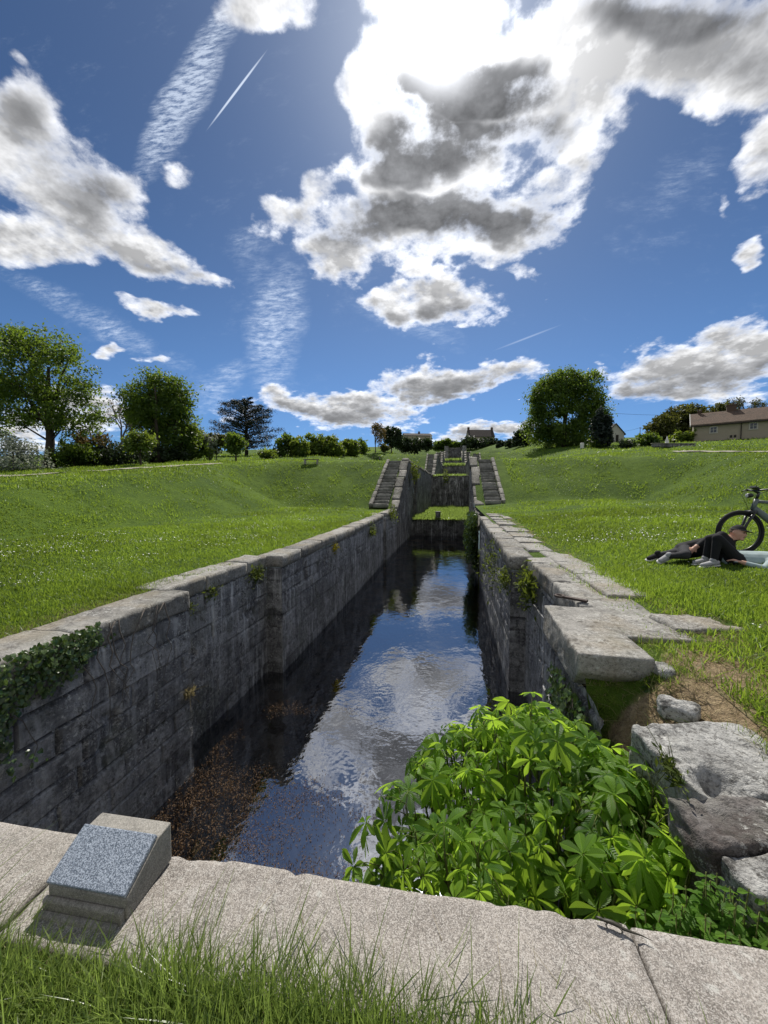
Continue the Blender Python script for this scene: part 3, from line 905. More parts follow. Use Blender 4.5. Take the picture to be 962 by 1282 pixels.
# ------------------------------------------------------------------ masonry
def lock_wall(thing_o, plan, zb, ztop, side, res_of, seed, mat, cope_mat, cope_w=0.48, cope_h=0.26, cope=True, course=0.27, skip_cope=(), amp=1.0, cope_top=0.0, jit=0.012):
    """faces of a masonry wall along a plan line (list of (x, y)), seen from its `side` (+1: to the right of the travel direction)"""
    face, cap = MB(), MB()
    plan = np.asarray(plan, float)
    rs = np.random.default_rng(seed)
    s0 = 0.0
    for i in range(len(plan) - 1):
        a, b = plan[i], plan[i + 1]
        L = float(np.linalg.norm(b - a))
        t = (b - a) / L
        n = np.array([t[1], -t[0]]) * side
        mid = (a + b) / 2
        res = res_of(float(np.hypot(*mid)))
        ns = max(2, int(math.ceil(L / res)))
        u = np.linspace(0, L, ns + 1)
        zt = ztop(a[0] + t[0] * u, a[1] + t[1] * u) - (cope_h if cope and i not in skip_cope else 0.0)
        zmax = zt.max()
        nz = max(2, int(math.ceil((zmax - zb) / res)))
        w = np.linspace(0, 1, nz + 1)
        U, Wv = np.meshgrid(u, w, indexing="ij")
        ZZ = zb + (zt - zb)[:, None] * Wv
        S = s0 + U
        zq = (ZZ - zb) / course + 0.35 * np.sin((ZZ - zb) * 2.1 + seed)
        cid = np.floor(zq).astype(np.int64)
        fz = zq - cid
        bl = 0.62 + 0.25 * _hash(cid, cid * 0 + 3, cid * 0, seed)
        off = _hash(cid, cid * 0 + 11, cid * 0, seed) * 3
        q_ = (S + off) / bl
        bid = np.floor(q_).astype(np.int64); fs = q_ - bid
        ed = np.minimum(np.minimum(fz, 1 - fz) * course, np.minimum(fs, 1 - fs) * bl)
        Px = a[0] + t[0] * U; Py = a[1] + t[1] * U
        P3 = np.stack([Px.ravel(), Py.ravel(), ZZ.ravel()], -1)
        wob = fbm(P3 * 5.0, 3, seed).reshape(U.shape)
        groove = (1 - sstep(0.004, 0.02 + 0.02 * np.abs(wob), ed)) * (0.4 + 0.9 * sstep(-0.25, 0.25, fbm(P3 * 1.1, 2, seed + 4).reshape(U.shape)))
        blk = _hash(bid, cid, cid * 0 + 5, seed)
        groove = groove * (0.22 + 0.78 * sstep(0.35, 0.8, Wv + 0.25 * fbm(P3 * 0.7, 2, seed + 6).reshape(U.shape)))
        hole = sstep(0.26, 0.42, fbm(P3 * 2.3, 3, seed + 8).reshape(U.shape))
        disp = amp * (-0.030 * groove + 0.020 * (blk - 0.5) + 0.020 * wob - 0.05 * hole * sstep(0.35, 0.8, Wv))
        edge = np.minimum(sstep(0, 0.06, U), sstep(0, 0.06, L - U))
        disp = disp * np.where(L > 0.5, 0.3 + 0.7 * edge, 0.6)
        V = P3 + np.stack([n[0] * disp.ravel(), n[1] * disp.ravel(), np.zeros(disp.size)], -1)
        tone = np.clip(0.5 + 0.32 * (blk - 0.5) - 0.6 * groove - 0.35 * hole, 0, 1)
        ii = np.arange(U.size).reshape(U.shape)
        qd = np.stack([ii[:-1, :-1], ii[1:, :-1], ii[1:, 1:], ii[:-1, 1:]], -1).reshape(-1, 4)
        face.add(V, qd if side > 0 else qd[:, ::-1], tone=tone.ravel())
        s0 += L
        if cope and i not in skip_cope and L > 0.5:
            pos = 0.0
            while pos < L - 0.05:
                ln = min(rs.uniform(0.85, 1.5), L - pos)
                if L - pos - ln < 0.4: ln = L - pos
                c0 = a + t * (pos + 0.006); c1 = a + t * (pos + ln - 0.006)
                z0 = float(ztop(np.array([c0[0]]), np.array([c0[1]]))[0]); z1 = float(ztop(np.array([c1[0]]), np.array([c1[1]]))[0])
                ax = np.array([c1[0] - c0[0], c1[1] - c0[1], z1 - z0]); ln3 = np.linalg.norm(ax); ax /= ln3
                ay = np.array([-n[0], -n[1], 0.0]); az = np.cross(ax, ay) * (1 if side < 0 else 1)
                if az[2] < 0: az = -az
                wd = cope_w * rs.uniform(0.92, 1.12)
                j = rs.uniform(-jit, jit, 3)
                d_ = float(np.hypot(*mid))
                cc = np.array([(c0[0] + c1[0]) / 2, (c0[1] + c1[1]) / 2, (z0 + z1) / 2]) + ay * (wd / 2 - 0.012 + j[0]) - az * (cope_h / 2 + j[1] - cope_top)
                rough_block(cap, cc, (ln3, wd, cope_h), (ax, ay, az) if np.linalg.det(np.array([ax, ay, az])) > 0 else (-ax, ay, az), res=max(0.03, d_ * 0.008), rnd=0.018, amp=0.014, freq=4, seed=int(rs.integers(1e6)), tone=rs.uniform(0.25, 0.75))
                pos += ln
    f = face.build("masonry", mat, thing_o, smooth=False)
    c = cap.build("coping", cope_mat, thing_o, smooth=True) if cope else None
    return f, c


def const(z):
    return lambda x, y: np.full(np.shape(y), float(z))


near_res = lambda d: min(0.3, max(0.022, d * 0.0052))

# left lower wall: end pier, gate recess, long chamber face, second recess
wl = thing("lock_wall", "long dark streaked masonry wall left of the water, ivy on its near end", "wall", (0, 0, 0))


def zt_left(x, y):
    y = np.asarray(y, float)
    return 0.12 + 0.012 * np.clip(y - 7, 0, 14) + 0.1 * sstep(17, 23, y)


left_plan = [(-3.40, 0.90), (-3.38, 4.25), (-3.76, 4.25), (-3.76, 7.0), (-3.42, 7.0), (-3.46, 12.0), (-3.60, 19.4), (-3.9, 19.4), (-3.9, 20.2), (-3.58, 20.2), (-3.56, 24.0)]
lock_wall(wl, left_plan, -2.75, zt_left, 1, near_res, 3, M_WALL, M_COPE, cope_w=0.5, cope_h=0.24, jit=0.008)

wr = thing("lock_wall", "masonry wall right of the water with broken coping and empty gate recess", "wall", (0, 0, 0))


def zt_right(x, y):
    y = np.asarray(y, float)
    return 0.235 + 0.02 * np.clip(y - 7, 0, 20)


right_plan = [(1.0, 2.0), (0.98, 4.1), (1.36, 4.1), (1.36, 7.1), (1.09, 7.1), (1.2, 16.4)]
lock_wall(wr, right_plan[:2], -2.75, lambda x, y: -0.06 - 0.75 * sstep(2.75, 2.2, np.asarray(y, float)), -1, near_res, 21, M_WALL, M_COPE, cope=False)[0].name = "masonry_end"
lock_wall(wr, right_plan[1:], -2.75, zt_right, -1, near_res, 22, M_WALL, M_COPE, cope_w=0.44, jit=0.015)
mb = MB()


def taper(P):
    P = P.copy(); k = (P[:, 2] < 0) * (-P[:, 2]) * 0.9
    P[:, 1] += k * np.where(P[:, 1] < 0, 1, 0)
    return P


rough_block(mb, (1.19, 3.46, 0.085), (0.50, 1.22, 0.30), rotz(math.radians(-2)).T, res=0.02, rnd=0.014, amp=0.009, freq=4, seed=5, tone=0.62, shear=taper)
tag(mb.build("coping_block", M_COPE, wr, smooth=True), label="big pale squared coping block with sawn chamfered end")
# ruined low stretch and its continuation up to the stairs
wr2 = thing("lock_wall", "low ruined right wall stretch between the ivy clump and the right staircase", "wall", (0, 0, 0))
lock_wall(wr2, [(1.16, 16.4), (1.1, 17.4), (1.35, 20.0), (1.4, 24.0)], -2.75, lambda x, y: 0.30 - 0.42 * np.exp(-((np.asarray(y) - 17.8) / 1.5) ** 2) + 0.02 * (np.asarray(y) - 17), -1, near_res, 33, M_FARWALL, M_FARCOPE, cope_w=0.5, jit=0.06)

# rusty strap on the coping
st = thing("gate_strap", "flat rusty iron gate strap with an eye lying on the right coping", "iron strap", (1.25, 4.3, 0.262), math.radians(-35))
mb = MB()
mb.box((0.08, 0, 0), (0.26, 0.055, 0.022))
o = mb.build("strap", M_IRON, st)
mb = MB()
ang = np.linspace(0, 2 * math.pi, 17)
mb.tube([(-0.07 + 0.045 * math.cos(a), 0.045 * math.sin(a), 0.003) for a in ang], 0.016, 8, squash=0.8, cap=False)
mb.build("eye", M_IRON, st, smooth=True)

# flagstones behind the right coping
mb = MB()
rs = np.random.default_rng(4)
y = 3.25
while y < 17:
    ln = rs.uniform(0.7, 1.25)
    x0 = 1.43 + (0.30 if 4.1 < y < 6.9 else 0.1 if y > 6.9 else 0.0); wd = 0.50 + rs.uniform(-0.05, 0.1) + 0.02 * max(0, y - 7)
    xc = x0 + wd / 2
    for cx_, w_ in (((xc, wd),) if wd < 0.7 else ((x0 + wd * 0.3, wd * 0.58), (x0 + wd * 0.8, wd * 0.38))):
        rough_block(mb, (cx_, y + ln / 2, hz(max(cx_, 1.6), y + ln / 2) - 0.035 + rs.uniform(-0.012, 0.012)), (w_ - 0.02, ln - 0.02, 0.12), rotz(rs.uniform(-0.03, 0.03)).T, res=0.04, rnd=0.015, amp=0.010, freq=4, seed=int(rs.integers(1e6)), tone=rs.uniform(0.3, 0.7))
    y += ln
rough_block(mb, (2.13, 3.66, hz(2.1, 3.7) - 0.015), (0.55, 0.40, 0.1), rotz(0.06).T, res=0.035, rnd=0.02, amp=0.02, freq=5, seed=77, tone=0.6)
tag(mb.build("stone_path", M_COPE, smooth=True), kind="structure")

# ------------------------------------------------------------------ the near parapet, plaque and lizard
pw = thing("parapet_wall", "low pinkish granite parapet closing the near end of the canal", "wall", (0, 0, 0))
pr = math.radians(1.9)
RA = rotz(pr).T


def pfar(x): return 1.125 + 0.03 * x


def pnear(x): return 0.915 + 0.05 * x


def chip(x1):
    def f(P):
        P = P.copy()
        k = sstep(0.42, 0.62, P[:, 0]) * (P[:, 1] > 0)
        P[:, 1] -= 0.09 * k * (0.7 + fbm(P * 9, 3, 4)); P[:, 2] -= 0.03 * k
        return P
    return f


def chipped(P):
    P = P.copy()
    n_ = np.clip(fbm(P * np.array([9, 3, 3]), 3, 17), 0, 1)
    k = sstep(0.04, 0.10, P[:, 1]) * sstep(0.03, 0.08, P[:, 2])
    P[:, 1] -= 0.035 * n_ * k; P[:, 2] -= 0.022 * n_ * k
    return P


mb = MB()
rough_block(mb, (-2.36, 0.92, 0.0), (2.1, 0.30, 0.24), RA, res=0.02, rnd=0.012, amp=0.004, freq=6, seed=1, tone=0.5)
mb.build("capstone", M_PARAPET, pw, smooth=True)
mb = MB()
rough_block(mb, (-0.3825, 0.966, 0.0), (1.826, 0.315, 0.24), RA, res=0.02, rnd=0.012, amp=0.004, freq=6, seed=12, shear=chipped)
mb.build("capstone", M_PARAPET, pw, smooth=True)
mb = MB()
rough_block(mb, (1.0, 1.01, -0.003), (0.93, 0.315, 0.24), RA, res=0.02, rnd=0.012, amp=0.004, freq=6, seed=2, tone=0.5, shear=lambda P: (lambda Q: np.stack([Q[:, 0], np.where((Q[:, 1] > 0) & (Q[:, 0] > -0.18), Q[:, 1] - 0.10 * sstep(-0.15, 0.25, Q[:, 0]) * (1.0 + fbm(Q * 8, 3, 4)), Q[:, 1]), Q[:, 2]], -1))(P))
mb.build("capstone", M_PARAPET, pw, smooth=True)
mb = MB()
rough_block(mb, (1.95, 1.0, -0.03), (0.94, 0.28, 0.2), RA, res=0.03, rnd=0.03, amp=0.02, freq=6, seed=3, tone=0.4)
mb.build("capstone", M_PARAPET, pw, smooth=True)
mb = MB()
rough_block(mb, (-0.6, 1.01, -1.45), (6.0, 0.20, 2.68), RA, res=0.12, rnd=0.02, amp=0.02, freq=3, seed=9, tone=0.4)
mb.build("wall_body", M_FARWALL, pw, smooth=True)

pl = thing("memorial_plaque", "sloped grey granite plaque on a small concrete pedestal standing on the parapet", "plaque", (-1.088, 0.975, 0.12), pr)
pl.scale = (0.95, 0.95, 0.95)
# pedestal: a wedge cut along y, with stepped foot
mb = MB()
mb.prism([(-0.095, 0.0), (0.105, 0.0), (0.105, 0.142), (0.045, 0.142), (-0.095, 0.068)], -0.145, 0.145)
o = mb.build("pedestal", M_PEDESTAL, pl)
bv = o.modifiers.new("bevel", "BEVEL"); bv.width = 0.005; bv.segments = 2
mb = MB()
mb.prism([(-0.112, -0.02), (-0.0955, -0.02), (-0.0955, 0.040), (-0.106, 0.040), (-0.112, 0.034)], -0.150, 0.138)
mb.prism([(-0.134, -0.10), (-0.1125, -0.10), (-0.1125, 0.008), (-0.128, 0.008), (-0.134, 0.0)], -0.154, 0.130)
o = mb.build("stepped_foot", M_PEDESTAL, pl)
bv = o.modifiers.new("bevel", "BEVEL"); bv.width = 0.004; bv.segments = 2
sl_ang = math.atan2(0.142 - 0.068, 0.14)
mb = MB()
Lsl = 0.156
mb.box((0, 0, 0), (0.288, Lsl, 0.016))
o = mb.build("slab", M_GRANITE, pl)
o.rotation_euler = (sl_ang, 0, 0)
o.location = (-0.002, -0.024 - 0.009 * math.sin(sl_ang), 0.1055 + 0.011 * math.cos(sl_ang))
bv = o.modifiers.new("bevel", "BEVEL"); bv.width = 0.003; bv.segments = 2

lz = thing("lizard", "small dark lizard basking on the far edge of the granite parapet", "lizard", (0.485, 1.128, 0.128), math.radians(-13))
mb = MB()
pts = [(-0.052, 0.0, 0.007), (-0.047, 0, 0.008), (-0.038, 0, 0.008), (-0.032, 0, 0.007), (-0.022, 0.001, 0.008), (-0.008, 0.002, 0.008), (0.006, 0.001, 0.007), (0.02, -0.001, 0.005), (0.04, 0.001, 0.0035), (0.065, 0.004, 0.002), (0.09, 0.002, 0.001)]
mb.tube(pts, [0.0015, 0.004, 0.0055, 0.0045, 0.006, 0.007, 0.0062, 0.0048, 0.0034, 0.002, 0.0006], 10, squash=0.7)
for x_, sx in ((-0.022, -1), (0.01, 1)):
    for sy in (-1, 1):
        mb.tube([(x_, 0.003 * sy, 0.006), (x_ + 0.005 * sx, 0.009 * sy, 0.005), (x_ + 0.002 * sx, 0.013 * sy, 0.001), (x_ - 0.005, 0.016 * sy, 0.001)], [0.0024, 0.002, 0.0015, 0.0008], 6)
o = mb.build("body", M_LIZARD, lz, smooth=True)

# ------------------------------------------------------------------ the fallen stones at the right
def rock(name, label, c, size, rz, seed, mat, tilt=0.0, amp=0.03, cat="stone block"):
    r = Matrix.Rotation(rz, 3, "Z") @ Matrix.Rotation(tilt, 3, "X")
    m_ = MB()
    rough_block(m_, (0, 0, 0), size, None, res=0.012, rnd=0.016, amp=amp, freq=5, seed=seed, tone=0.55)
    # a chipped corner
    V = m_.V[0]
    n_ = fbm(V * 6 + seed, 3, seed)
    k = sstep(size[0] * 0.12, -size[0] * 0.5, V[:, 0]) * sstep(0, size[2] * 0.5, V[:, 2]) * sstep(-0.05, 0.3, n_)
    V[:, 2] -= k * 0.03
    if size[0] > 0.6:   # the dark broken hollow in the near edge of the slab
        hw = np.exp(-(((V[:, 0] + size[0] * 0.30) / 0.09) ** 2 + ((V[:, 1] + size[1] * 0.42) / 0.10) ** 2)) * sstep(0.0, size[2] * 0.45, V[:, 2])
        V[:, 2] -= 0.11 * hw; V[:, 1] += 0.05 * hw
    o_ = m_.build(name, mat, smooth=True)
    o_.location = c; o_.rotation_euler = r.to_euler()
    return tag(o_, label, cat)


rock("stone_block", "large pale lichened slab tipped beside the leafy chestnut, farthest of the fallen stones", (1.34, 2.00, -0.03), (0.66, 0.46, 0.36), math.radians(9), 41, M_ROCK, math.radians(2), 0.012)
rock("stone_block", "dark brown lichen-mottled stone between two paler fallen stones", (1.22, 1.645, -0.085), (0.56, 0.25, 0.40), math.radians(7), 42, M_DARKROCK, math.radians(-3), 0.016)
rock("stone_block", "white crusted stone just above the nettles, nearest of the fallen stones", (1.23, 1.445, -0.09), (0.50, 0.155, 0.40), math.radians(5), 43, M_ROCK, math.radians(2), 0.012)
rock("small_rock", "small jagged grey rock on bare earth behind the large pale slab", (1.34, 2.42, 0.10), (0.17, 0.10, 0.09), math.radians(-25), 44, M_ROCK, 0.1, 0.03, "rock")
rock("small_rock", "little half-buried pale stone on the trodden earth near the big coping block", (1.52, 2.85, 0.13), (0.16, 0.12, 0.10), math.radians(20), 45, M_ROCK, 0.1, 0.03, "rock")

# ------------------------------------------------------------------ upper locks: breast walls, side walls and stairs
def breast(label, y, x0, x1, zb, zt, seed, mat=None, cope=True):
    t_ = thing("lock_breast_wall", label, "wall", (0, 0, 0))
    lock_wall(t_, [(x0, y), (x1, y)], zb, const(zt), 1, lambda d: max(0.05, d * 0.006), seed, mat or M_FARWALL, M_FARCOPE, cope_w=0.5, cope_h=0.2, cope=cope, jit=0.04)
    return t_


def band(z0, z1):
    return lambda x, y: z0 + (z1 - z0) * np.clip((np.asarray(y, float) - 24) / 7, 0, 1)


breast("low dark overgrown cross wall at the far end of the water", 33.0, -3.56, 1.5, -2.75, -0.86, 51, cope=False)


def prof(k, side):
    z0 = 4.15 * k if k else None
    def f(x, y):
        y = np.asarray(y, float)
        if k == 0:
            base = 0.42 if side < 0 else 0.62
            return base + 0.1 + (4.25 - base) * np.clip((y - 24.2) / 6.6, 0, 1)
        return 4.15 * k + 0.12 + 4.15 * np.clip((y - (24 + 35 * k)) / 7, 0, 1)
    return f


names = ["first", "second", "third", "fourth"]
for k in range(4):
    for side in (-1, 1):
        w_ = "left" if side < 0 else "right"
        t_ = thing("lock_wall", f"weathered {w_} chamber wall rising beside the {names[k]} {w_} flight of stairs", "wall", (0, 0, 0))
        ya = 24.0 if k == 0 else 24.0 + 35 * k - 28
        yb = 31.0 + 35 * k
        if k == 0:
            ys_ = [24.0, 31.0]
        else:
            ys_ = [ya, ya + 3.0, ya + 3.0, ya + 6.0, ya + 6.0, 57 + 35 * (k - 1) - 3, 57 + 35 * (k - 1) - 3, 57 + 35 * (k - 1), 57 + 35 * (k - 1), yb]
        pl_ = []
        for i_, yy in enumerate(ys_):
            rec = 0.0
            if k and i_ in (2, 3): rec = 0.35
            if k and i_ in (6, 7): rec = 0.3
            if side < 0:
                xx = -3.56 + float(shift(yy)) * 0.9 - rec
            else:
                xx = 1.42 + float(shift(yy)) * 1.25 + rec + (0.08 if k else 0)
            if pl_ and abs(pl_[-1][1] - yy) < 1e-6: yy += 1e-4
            pl_.append((xx, yy))
        # split the last flat run from the sloped run so the coping follows the stair
        zb = -2.75 if k <= 1 else 4.15 * (k - 1) - 0.4
        if k == 0: zb = -2.75
        if k:
            yk = 24 + 35 * k
            xk = (-3.56 + float(shift(yk)) * 0.9) if side < 0 else (1.5 + float(shift(yk)) * 1.25)
            pl_.insert(-1, (xk, yk))
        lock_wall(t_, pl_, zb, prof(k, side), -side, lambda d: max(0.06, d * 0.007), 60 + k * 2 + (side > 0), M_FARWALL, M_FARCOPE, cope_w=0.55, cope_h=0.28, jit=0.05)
        # the run between the previous stair top and this chamber is covered by the wall itself
for k, (lab, y_, zb, zt) in enumerate([("dark wall with a pale lintel closing the second chamber", 57.0, -0.95, 4.1), ("third cross wall up the lock ladder with grass tufts on top", 92.0, 3.6, 8.2), ("fourth cross wall high up the lock ladder", 127.0, 7.6, 12.5)]):
    s_ = float(shift(y_))
    breast(lab, y_, -3.9 + s_ * 0.9, 1.9 + s_ * 1.25, zb, zt, 70 + k)
s_ = 1.3
t_ = thing("lock_breast_wall", "topmost dark stone wall framed by piers at the head of the lock ladder", "wall", (0, 0, 0))
lock_wall(t_, [(-1.2, 150.0), (4.2, 150.0)], 10.0, const(19.6), 1, lambda d: 0.5, 80, M_FARWALL, M_COPE, cope_w=0.8, cope_h=0.5)
for xx in (-2.2, 4.6):
    mb = MB()
    rough_block(mb, (xx, 148.5, 15.5), (1.6, 5, 8.6), None, res=0.5, rnd=0.1, amp=0.06, freq=0.8, seed=int(xx * 7) + 30, tone=0.6)
    mb.build("pier", M_FARWALL, t_, smooth=True)


def staircase(k, side):
    w_ = "left" if side < 0 else "right"
    n = 17 if k < 2 else 12
    y0, y1 = 24.0 + 35 * k, 31.0 + 35 * k
    if k == 0: z0 = 0.52 if side < 0 else 0.80
    else: z0 = 4.15 * k
    z1 = 4.15 * (k + 1)
    if side < 0:
        xi = -3.56 + float(shift(y1)) * 0.9 - 0.60; xo = xi - 1.02
    else:
        xi = 1.5 + float(shift(y1)) * 1.25 + 0.55; xo = xi + 1.0
    lab = [f"mossy stone stairs climbing the bank on the {w_} of the canal", f"second, higher flight of stone stairs on the {w_}", f"third small flight of stairs up the hill on the {w_}", f"topmost tiny flight of stairs on the {w_}"][k]
    t_ = thing("stone_staircase", lab, "stairs", ((xi + xo) / 2, y0, z0), 0)
    w = abs(xo - xi)
    dy, dz = (y1 - y0) / n, (z1 - z0) / n
    rs_ = np.random.default_rng(90 + k * 2 + (side > 0))
    for i in range(n):
        mb = MB()
        cz = dz * (i + 1) - 0.14
        rough_block(mb, (0, 0, 0), (w - 0.03, dy + 0.12, 0.28), None, res=0.16 if k < 1 else 0.4, rnd=0.03, amp=0.018, freq=2.5, seed=int(rs_.integers(1e6)), tone=rs_.uniform(0.2, 0.8))
        o_ = mb.build("step", M_STEP, t_, smooth=True)
        o_.location = (rs_.uniform(-0.02, 0.02), dy * (i + 0.5), cz + rs_.uniform(-0.015, 0.015))
    for nm, xx, ww in (("kerb", xo - (xi + xo) / 2 + side * 0.14, 0.26),):
        mb = MB()
        L = math.hypot(y1 - y0, z1 - z0); ax = np.array([0, (y1 - y0) / L, (z1 - z0) / L]); az = np.array([0, -ax[2], ax[1]])
        m_ = 8
        for j in range(m_):
            c_ = np.array([xx, 0, 0.03]) + ax * L * (j + 0.5) / m_
            rough_block(mb, c_, (L / m_ - 0.02, ww, 0.34), (ax, np.array([-1.0, 0, 0]), az), res=0.15 if k < 1 else 0.4, rnd=0.04, amp=0.02, freq=2.5, seed=int(rs_.integers(1e6)), tone=rs_.uniform(0.5, 0.9))
        mb.build(nm, M_FARCOPE, t_, smooth=True)


for k in range(4):
    for side in (-1, 1):
        staircase(k, side)

# floors of the dry chambers
for k, (ya, yb, z) in enumerate([(33.2, 57, -0.93), (57.2, 92, 3.95), (92.2, 127, 8.0), (127.2, 150, 12.3)]):
    sa, sb = float(shift(ya)), float(shift(yb))
    o = grid_sheet("chamber_ground", -4.4 + sa * .9, 2.3 + sb * 1.25, ya, yb, 24, 60, lambda X, Y: z + 0.16 * fbm(np.stack([X.ravel(), Y.ravel(), X.ravel() * 0], -1) * 0.9, 4, 2 + k).reshape(X.shape) + 0.012 * (Y - ya), M_GROUND)
# stone post standing on the first cross wall
po = thing("stone_post", "short dark stump-like post standing on the first cross wall", "post", (-1.2, 33.25, -0.9))
mb = MB(); rough_block(mb, (0, 0, 0.32), (0.42, 0.4, 0.62), None, res=0.08, rnd=0.04, amp=0.02, seed=8)
mb.build("post", M_FARWALL, po, smooth=True)
mb = MB(); rough_block(mb, (0, 0, 0.66), (0.52, 0.46, 0.1), None, res=0.08, rnd=0.03, amp=0.02, seed=9)
mb.build("cap", M_FARWALL, po, smooth=True)
# ------------------------------------------------------------------ leaves and branches
def leaf_quads(mb, C, size, r_, tone, flat=0.35, aspect=0.55):
    """diamond leaf cards with a slight fold, one per centre"""
    n = len(C)
    d = r_.normal(size=(n, 3)); d /= np.linalg.norm(d, axis=1)[:, None]
    e = r_.normal(size=(n, 3)); e[:, 2] += flat * 3 * np.sign(r_.uniform(-1, 1, n))
    e -= d * (e * d).sum(1)[:, None]; e /= np.linalg.norm(e, axis=1)[:, None]
    s = np.cross(d, e)
    sz = np.broadcast_to(size, (n,)) * r_.uniform(0.65, 1.35, n)
    L = d * sz[:, None]; W = s * (sz * aspect)[:, None]; H = e * (sz * 0.12)[:, None]
    V = np.stack([C - L, C + W * 0.9 + H, C + L, C - W * 0.9 + H], 1).reshape(-1, 3)
    i = np.arange(n) * 4
    mb.add(V, np.stack([i, i + 1, i + 2, i + 3], -1), tone=np.repeat(np.clip(tone, 0, 1), 4))


def sph(r_, n):
    d = r_.normal(size=(n, 3)); return d / np.linalg.norm(d, axis=1)[:, None]


def make_crown(lobes, n_cl, per, leaf, cl_r, seed, shell=0.55, flat=0.35, droop=0.0, squash=(1, 1, 0.75)):
    """lobes: (x, y, z, rx, ry, rz) relative to the tree base; returns builder and clump centres"""
    r_ = np.random.default_rng(seed)
    lob = np.asarray(lobes, float)
    vol = lob[:, 3] * lob[:, 4] * lob[:, 5]
    pick = r_.choice(len(lob), n_cl, p=vol ** 0.8 / (vol ** 0.8).sum())
    d = sph(r_, n_cl)
    rad = shell + (1 - shell) * r_.uniform(0, 1, n_cl) ** 0.6
    wob = 0.93 + 0.30 * vnoise(d * 2.2 + pick[:, None] * 5.3, seed)
    C = lob[pick, :3] + d * lob[pick, 3:] * (rad * wob)[:, None]
    ct = np.clip(0.5 + r_.normal(0, 0.22, n_cl) + 0.12 * d[:, 2], 0, 1)
    mb = MB()
    k = np.repeat(np.arange(n_cl), per)
    off = r_.normal(size=(n_cl * per, 3)) * np.asarray(squash) * (cl_r * r_.uniform(0.6, 1.3, n_cl))[k][:, None] * 0.62
    if droop: off[:, 2] -= droop * np.linalg.norm(off[:, :2], axis=1)
    P = C[k] + off
    keep = P[:, 2] > 0.05
    leaf_quads(mb, P[keep], leaf, r_, (ct[k] + r_.normal(0, 0.12, len(k)))[keep], flat)
    return mb, C


def make_trunk(height, r0, C, seed, fork=0.35, limbs=14, lean=0.0, stems=1, spread=0.3):
    r_ = np.random.default_rng(seed + 99)
    mb = MB()
    tops = []
    for s_ in range(stems):
        bx, by = (0, 0) if stems == 1 else r_.normal(0, spread, 2)
        n = 8
        zz = np.linspace(-0.3, height, n)
        px_ = bx + lean * zz + np.cumsum(r_.normal(0, 0.05 * height / n, n)); py_ = by + np.cumsum(r_.normal(0, 0.05 * height / n, n))
        rr = r0 * (1 - 0.75 * np.linspace(0, 1, n)) * (1 if stems == 1 else 0.7); rr[0] *= 1.5
        path = np.stack([px_, py_, zz], -1)
        mb.tube(path, rr, 8)
        tops.append((path, rr))
    if len(C):
        for c in C[r_.choice(len(C), min(limbs, len(C)), replace=False)]:
            path, rr = tops[r_.integers(len(tops))]
            f = np.clip(fork + (1 - fork) * r_.uniform(0, 0.8), 0, 0.95) * (len(path) - 1)
            i = int(f); p0 = path[i] + (path[min(i + 1, len(path) - 1)] - path[i]) * (f - i)
            if c[2] < p0[2] - 1.5: p0 = path[max(1, int(len(path) * 0.3))]
            mid = p0 * 0.5 + c * 0.5 + np.array([0, 0, 0.12 * np.linalg.norm(c - p0)]) + r_.normal(0, 0.15, 3)
            ra = rr[i] * r_.uniform(0.35, 0.55)
            mb.tube([p0, p0 * 0.6 + mid * 0.4, mid, mid * 0.4 + c * 0.6, c], [ra, ra * 0.8, ra * 0.6, ra * 0.4, ra * 0.15], 5)
    return mb


def plant_tree(name, label, cat, u, v, top, hw, dist, mat, seed, lobes=None, n_cl=120, per=40, leaf=None, cl_r=None, trunk_r=None, stems=1, bark=None, low=0.25, group=None, flat=0.35, shell=0.55, dmin=12, spread=0.3, limbs=14, fixed=False):
    """a tree or bush seen at column u with its foot at v, its tip at row `top` and half width hw (photo pixels)"""
    x, y, z, d = ground_at(u, v, dist, dmin=dist if fixed else dmin, dmax=dist)
    mpp = d / FPX
    zt = at(u, top, d)[2]
    H = zt - z; R = hw * mpp
    t_ = thing(name, label, cat, (x, y, z), YAW, group)
    if lobes is None:
        r_ = np.random.default_rng(seed)
        zc = H * (low + (1 - low) * 0.5); rz = H * (1 - low) * 0.5
        lob = [(0, 0, zc, R * 0.75, R * 0.75, rz * 0.88)]
        for i in range(7):
            a = r_.uniform(0, 6.28); e = r_.uniform(-0.75, 0.8)
            lob.append((math.cos(a) * R * 0.55 * math.sqrt(1 - e * e * 0.6), math.sin(a) * R * 0.55, zc + e * rz * 0.62, R * r_.uniform(0.3, 0.48), R * 0.42, rz * r_.uniform(0.28, 0.42)))
        if low < 0.06:
            for i in range(5):
                a = i * 1.257 + seed; lob.append((math.cos(a) * R * 0.55, math.sin(a) * R * 0.5, H * 0.2, R * 0.5, R * 0.5, H * 0.22))
    else:
        lob = []
        for (lu, lv, lru, lrv) in lobes:
            lob.append(((lu - u) * mpp, ((seed * 37 + lu * 13) % 100 / 100 - 0.5) * lru * mpp * 0.5, at(lu, lv, d)[2] - z, lru * mpp, lru * mpp * 0.9, lrv * mpp))
    leaf = leaf or max(0.10, d * 0.0042)
    cl_r = cl_r or max(0.35, R * 0.2)
    mb, C = make_crown(lob, n_cl, per, leaf, cl_r, seed, flat=flat, shell=shell)
    mb.build("crown", mat, t_)
    tr = make_trunk(H * 0.72, trunk_r or max(0.08, H * 0.022), C, seed, stems=stems, spread=spread, limbs=limbs)
    tr.build("trunk", bark or M_BARK, t_, smooth=True)
    return t_, d


